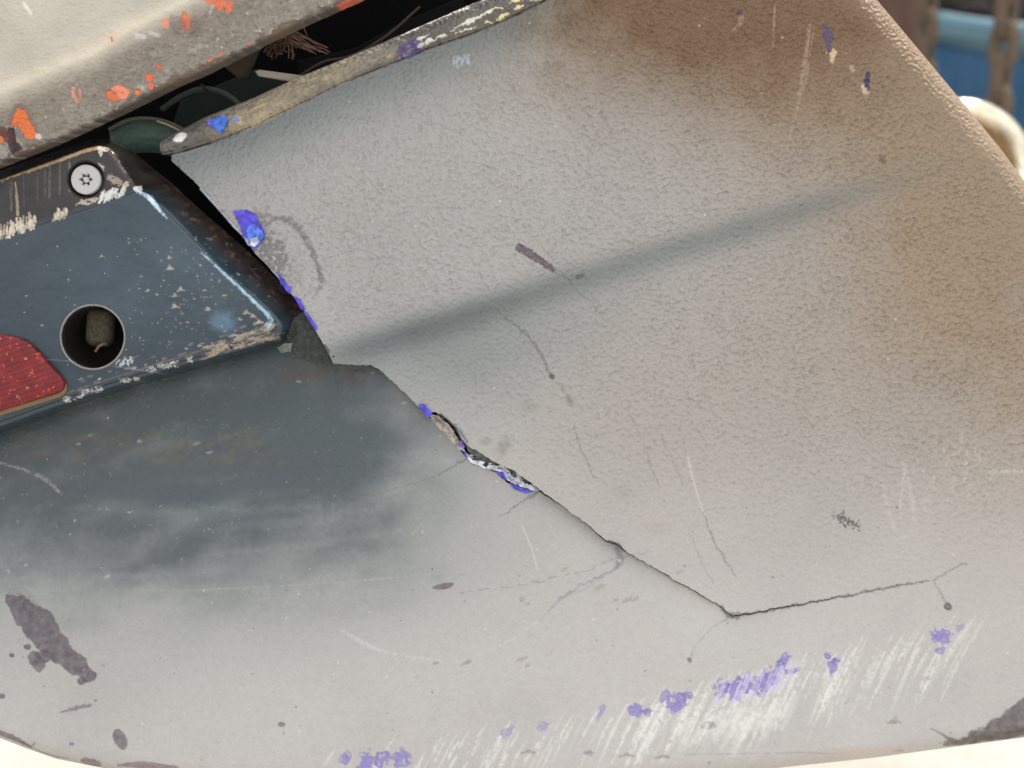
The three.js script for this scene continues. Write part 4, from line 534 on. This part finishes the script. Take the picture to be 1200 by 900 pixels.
{ // broken shreds where the panels meet
  const t = thing('bumper_shred', 'jagged dark shred of torn plastic between lamp panel and bumper', 'plastic shred', [365, 405, 0]);
  const m = plain(66, 70, 68, 0.7, 0.5, 12, 4);
  const ch = (name, pts, z, mat, d = 4) => { const P = []; pts.forEach((a, i) => { const b = pts[(i + 1) % pts.length]; for (let k = 0; k < 4; k++) P.push([mix(a[0], b[0], k / 4) + rr(-0.7, 0.7), mix(a[1], b[1], k / 4) + rr(-0.7, 0.7)]); }); const g = new THREE.ExtrudeGeometry(shapeOf(P.map(p => meet(...p, z))), { depth: d, bevelEnabled: true, bevelSize: 0.7, bevelThickness: 0.8, bevelSegments: 2 }); g.translate(0, 0, z - d); const uv = g.attributes.uv; for (let i = 0; i < uv.count; i++) uv.setXY(i, uv.getX(i) / 60, uv.getY(i) / 60); part(name, g, mat, t, t); };
  ch('shred', [[346, 372], [356, 366], [364, 377], [372, 393], [384, 403], [391, 407], [391, 424], [378, 427], [352, 420], [338, 404], [336, 394]], -6, m, 10);
  ch('shred_chip', [[326, 408], [334, 402], [342, 403], [340, 411], [330, 413]], -3, plain(118, 128, 118, 0.7, 0.5, 12, 3)); ch('shred_chip', [[383, 407], [391, 408], [391, 418], [384, 417]], -1, plain(60, 58, 56, 0.7, 0.5, 12, 3)); ch('shred_chip', [[339, 387], [344, 382], [346, 392], [341, 394]], -2, plain(44, 44, 44, 0.7, 0.5, 12, 3));
}

// ------------------------------------------------------------------ behind, out of focus at the right
{ // blue drum
  const D = 1.3, rim = far(1287, 12, D), R = 0.2, H = rim.y - GROUND;
  const t = new THREE.Group(); t.name = 'blue_drum'; t.position.set(rim.x, GROUND, rim.z); t.userData = { label: 'blue plastic drum with a thick rim behind the bumper', category: 'drum' }; scene.add(t);
  const bm = plain(30, 84, 122, 0.55, 0.35, 60, 1.5), lt2 = plain(92, 130, 146, 0.55, 0.35, 60, 1.5);
  const add = (n, pr, mat) => { const m = new THREE.Mesh(new THREE.LatheGeometry(pr.map(p => new THREE.Vector2(...p)), 96), mat); m.name = n; m.castShadow = m.receiveShadow = true; t.add(m); };
  add('drum_body', [[0.001, 0.006], [R - 0.04, 0.006], [R - 0.02, 0.03], [R - 0.012, H * 0.5], [R - 0.004, H * 0.52], [R - 0.012, H * 0.54], [R - 0.008, H - 0.04], [R - 0.014, H - 0.04], [R - 0.02, 0.05], [0.001, 0.03]], bm);
  add('drum_rim', [[R - 0.014, H - 0.024], [R - 0.006, H - 0.026], [R + 0.004, H - 0.021], [R + 0.005, H - 0.009], [R, H - 0.002], [R - 0.007, H], [R - 0.016, H - 0.006], [R - 0.016, H - 0.04]], lt2);
  const cont = new THREE.Group(); cont.name = 'dark_sack'; cont.userData = { label: 'dark brown sack stuffed into the blue drum', category: 'sack' }; const cp = far(1166, -4, 1.34); cont.position.copy(cp); scene.add(cont);
  const g = new THREE.SphereGeometry(0.075, 48, 32), p = g.attributes.position; for (let i = 0; i < p.count; i++) { const k = 1 + 0.35 * fbm(p.getX(i) * 22 + 3, p.getY(i) * 22 + p.getZ(i) * 15, 4); p.setXYZ(i, p.getX(i) * k * 1.1, p.getY(i) * k * 0.75, p.getZ(i) * k); } g.computeVertexNormals();
  const m = new THREE.Mesh(g, plain(46, 38, 32, 0.9, 0.5)); m.name = 'sack_cloth'; m.castShadow = m.receiveShadow = true; cont.add(m);
}
function chain(label, a, b, d, w) { // hanging rusty chain of crossed links
  const p0 = far(...a, d), p1 = far(...b, d), t = new THREE.Group(); t.name = numbered('rusty_chain'); t.position.copy(p1); t.userData = { label, category: 'chain', group: 'chains hanging behind the bumper' }; scene.add(t);
  const mat = plain(104, 88, 70, 0.9, 0.6, 20, 4), dir = p0.clone().sub(p1), L = dir.length(), n = Math.round(L / (w * 1.5)); const q = new THREE.Quaternion().setFromUnitVectors(new THREE.Vector3(0, 1, 0), dir.clone().normalize());
  const lp = []; for (let i = 0; i < 40; i++) { const u = i / 40 * Math.PI * 2; lp.push(new THREE.Vector3(Math.cos(u) * w * 0.38, Math.sin(u) * w * 0.62 + Math.sign(Math.sin(u)) * w * 0.28, 0)); }
  const g = new THREE.TubeGeometry(new THREE.CatmullRomCurve3(lp, true), 48, w * 0.27, 8, true);
  for (let i = 0; i <= n; i++) { const m = new THREE.Mesh(g, mat); m.name = 'link'; m.position.copy(dir.clone().multiplyScalar(i / n)); m.quaternion.copy(q).multiply(new THREE.Quaternion().setFromAxisAngle(new THREE.Vector3(0, 1, 0), (i % 2 ? Math.PI / 2 : 0) + 0.6 + rr(-0.2, 0.2))); m.castShadow = m.receiveShadow = true; t.add(m); }
  return t;
}
chain('rusty chain at the right hanging before the middle of the blue drum', [1186, -60], [1166, 170], 1.08, 0.024);
chain('rusty chain at the left hanging beside the edge of the blue drum', [1087, -60], [1086, 130], 1.12, 0.02);
{ // brown board leaning in the background
  const t = new THREE.Group(); t.name = 'brown_board'; const p = far(1060, 40, 1.9); t.position.set(p.x, GROUND, p.z); t.userData = { label: 'blurred dark brown board leaning left of the drum', category: 'board' };
  const g = new RoundedBoxGeometry(0.16, 1.1, 0.03, 2, 0.004), m = new THREE.Mesh(g, plain(92, 66, 56, 0.85, 0.5)); m.name = 'board_plank'; m.position.y = 0.55; m.castShadow = m.receiveShadow = true; t.rotation.set(-0.06, 0.3, -0.06); t.add(m); scene.add(t);
}
{ // polished pipe mouth at the right
  const c = far(1133, 195, 0.8), k = 0.8 / (DIST * S) * S; // metres per photo unit there
  const t = new THREE.Group(); t.name = 'pipe_mouth'; t.position.copy(c); t.userData = { label: 'shiny cream polished pipe mouth peeping past the bumper', category: 'pipe' }; scene.add(t);
  const R = 82 * k, T = 26 * k, pr = []; for (let i = 0; i <= 24; i++) { const a = -0.35 + i / 24 * Math.PI * 1.25; pr.push([R - T / 2 + Math.cos(a) * T / 2, Math.sin(a) * T / 2]); }
  const pts = [[R - 6 * k, -120 * k], [R - 3 * k, -40 * k], ...pr, [R - T * 1.05, -60 * k], [R - T * 1.1, -120 * k]];
  const chrome = plain(244, 232, 206, 0.08, 0.3, 60, 2, { metalness: 1, clearcoat: 0.6, clearcoatRoughness: 0.1 });
  const g = new THREE.LatheGeometry(pts.map(p => new THREE.Vector2(Math.max(0.001, p[0]), p[1])), 96); g.rotateX(Math.PI / 2); const m = new THREE.Mesh(g, chrome); m.name = 'pipe_wall'; m.castShadow = m.receiveShadow = true; t.add(m);
  const cap = new THREE.Mesh(new THREE.CylinderGeometry(R - T * 1.05, R - T * 1.05, 0.004, 48), plain(170, 142, 108, 0.5, 0.4)); cap.rotation.x = Math.PI / 2; cap.position.z = -50 * k; cap.name = 'pipe_core'; t.add(cap);
  t.rotation.set(-PITCH - 0.1, 0.1, 0);
}
renderer.render(scene, camera);
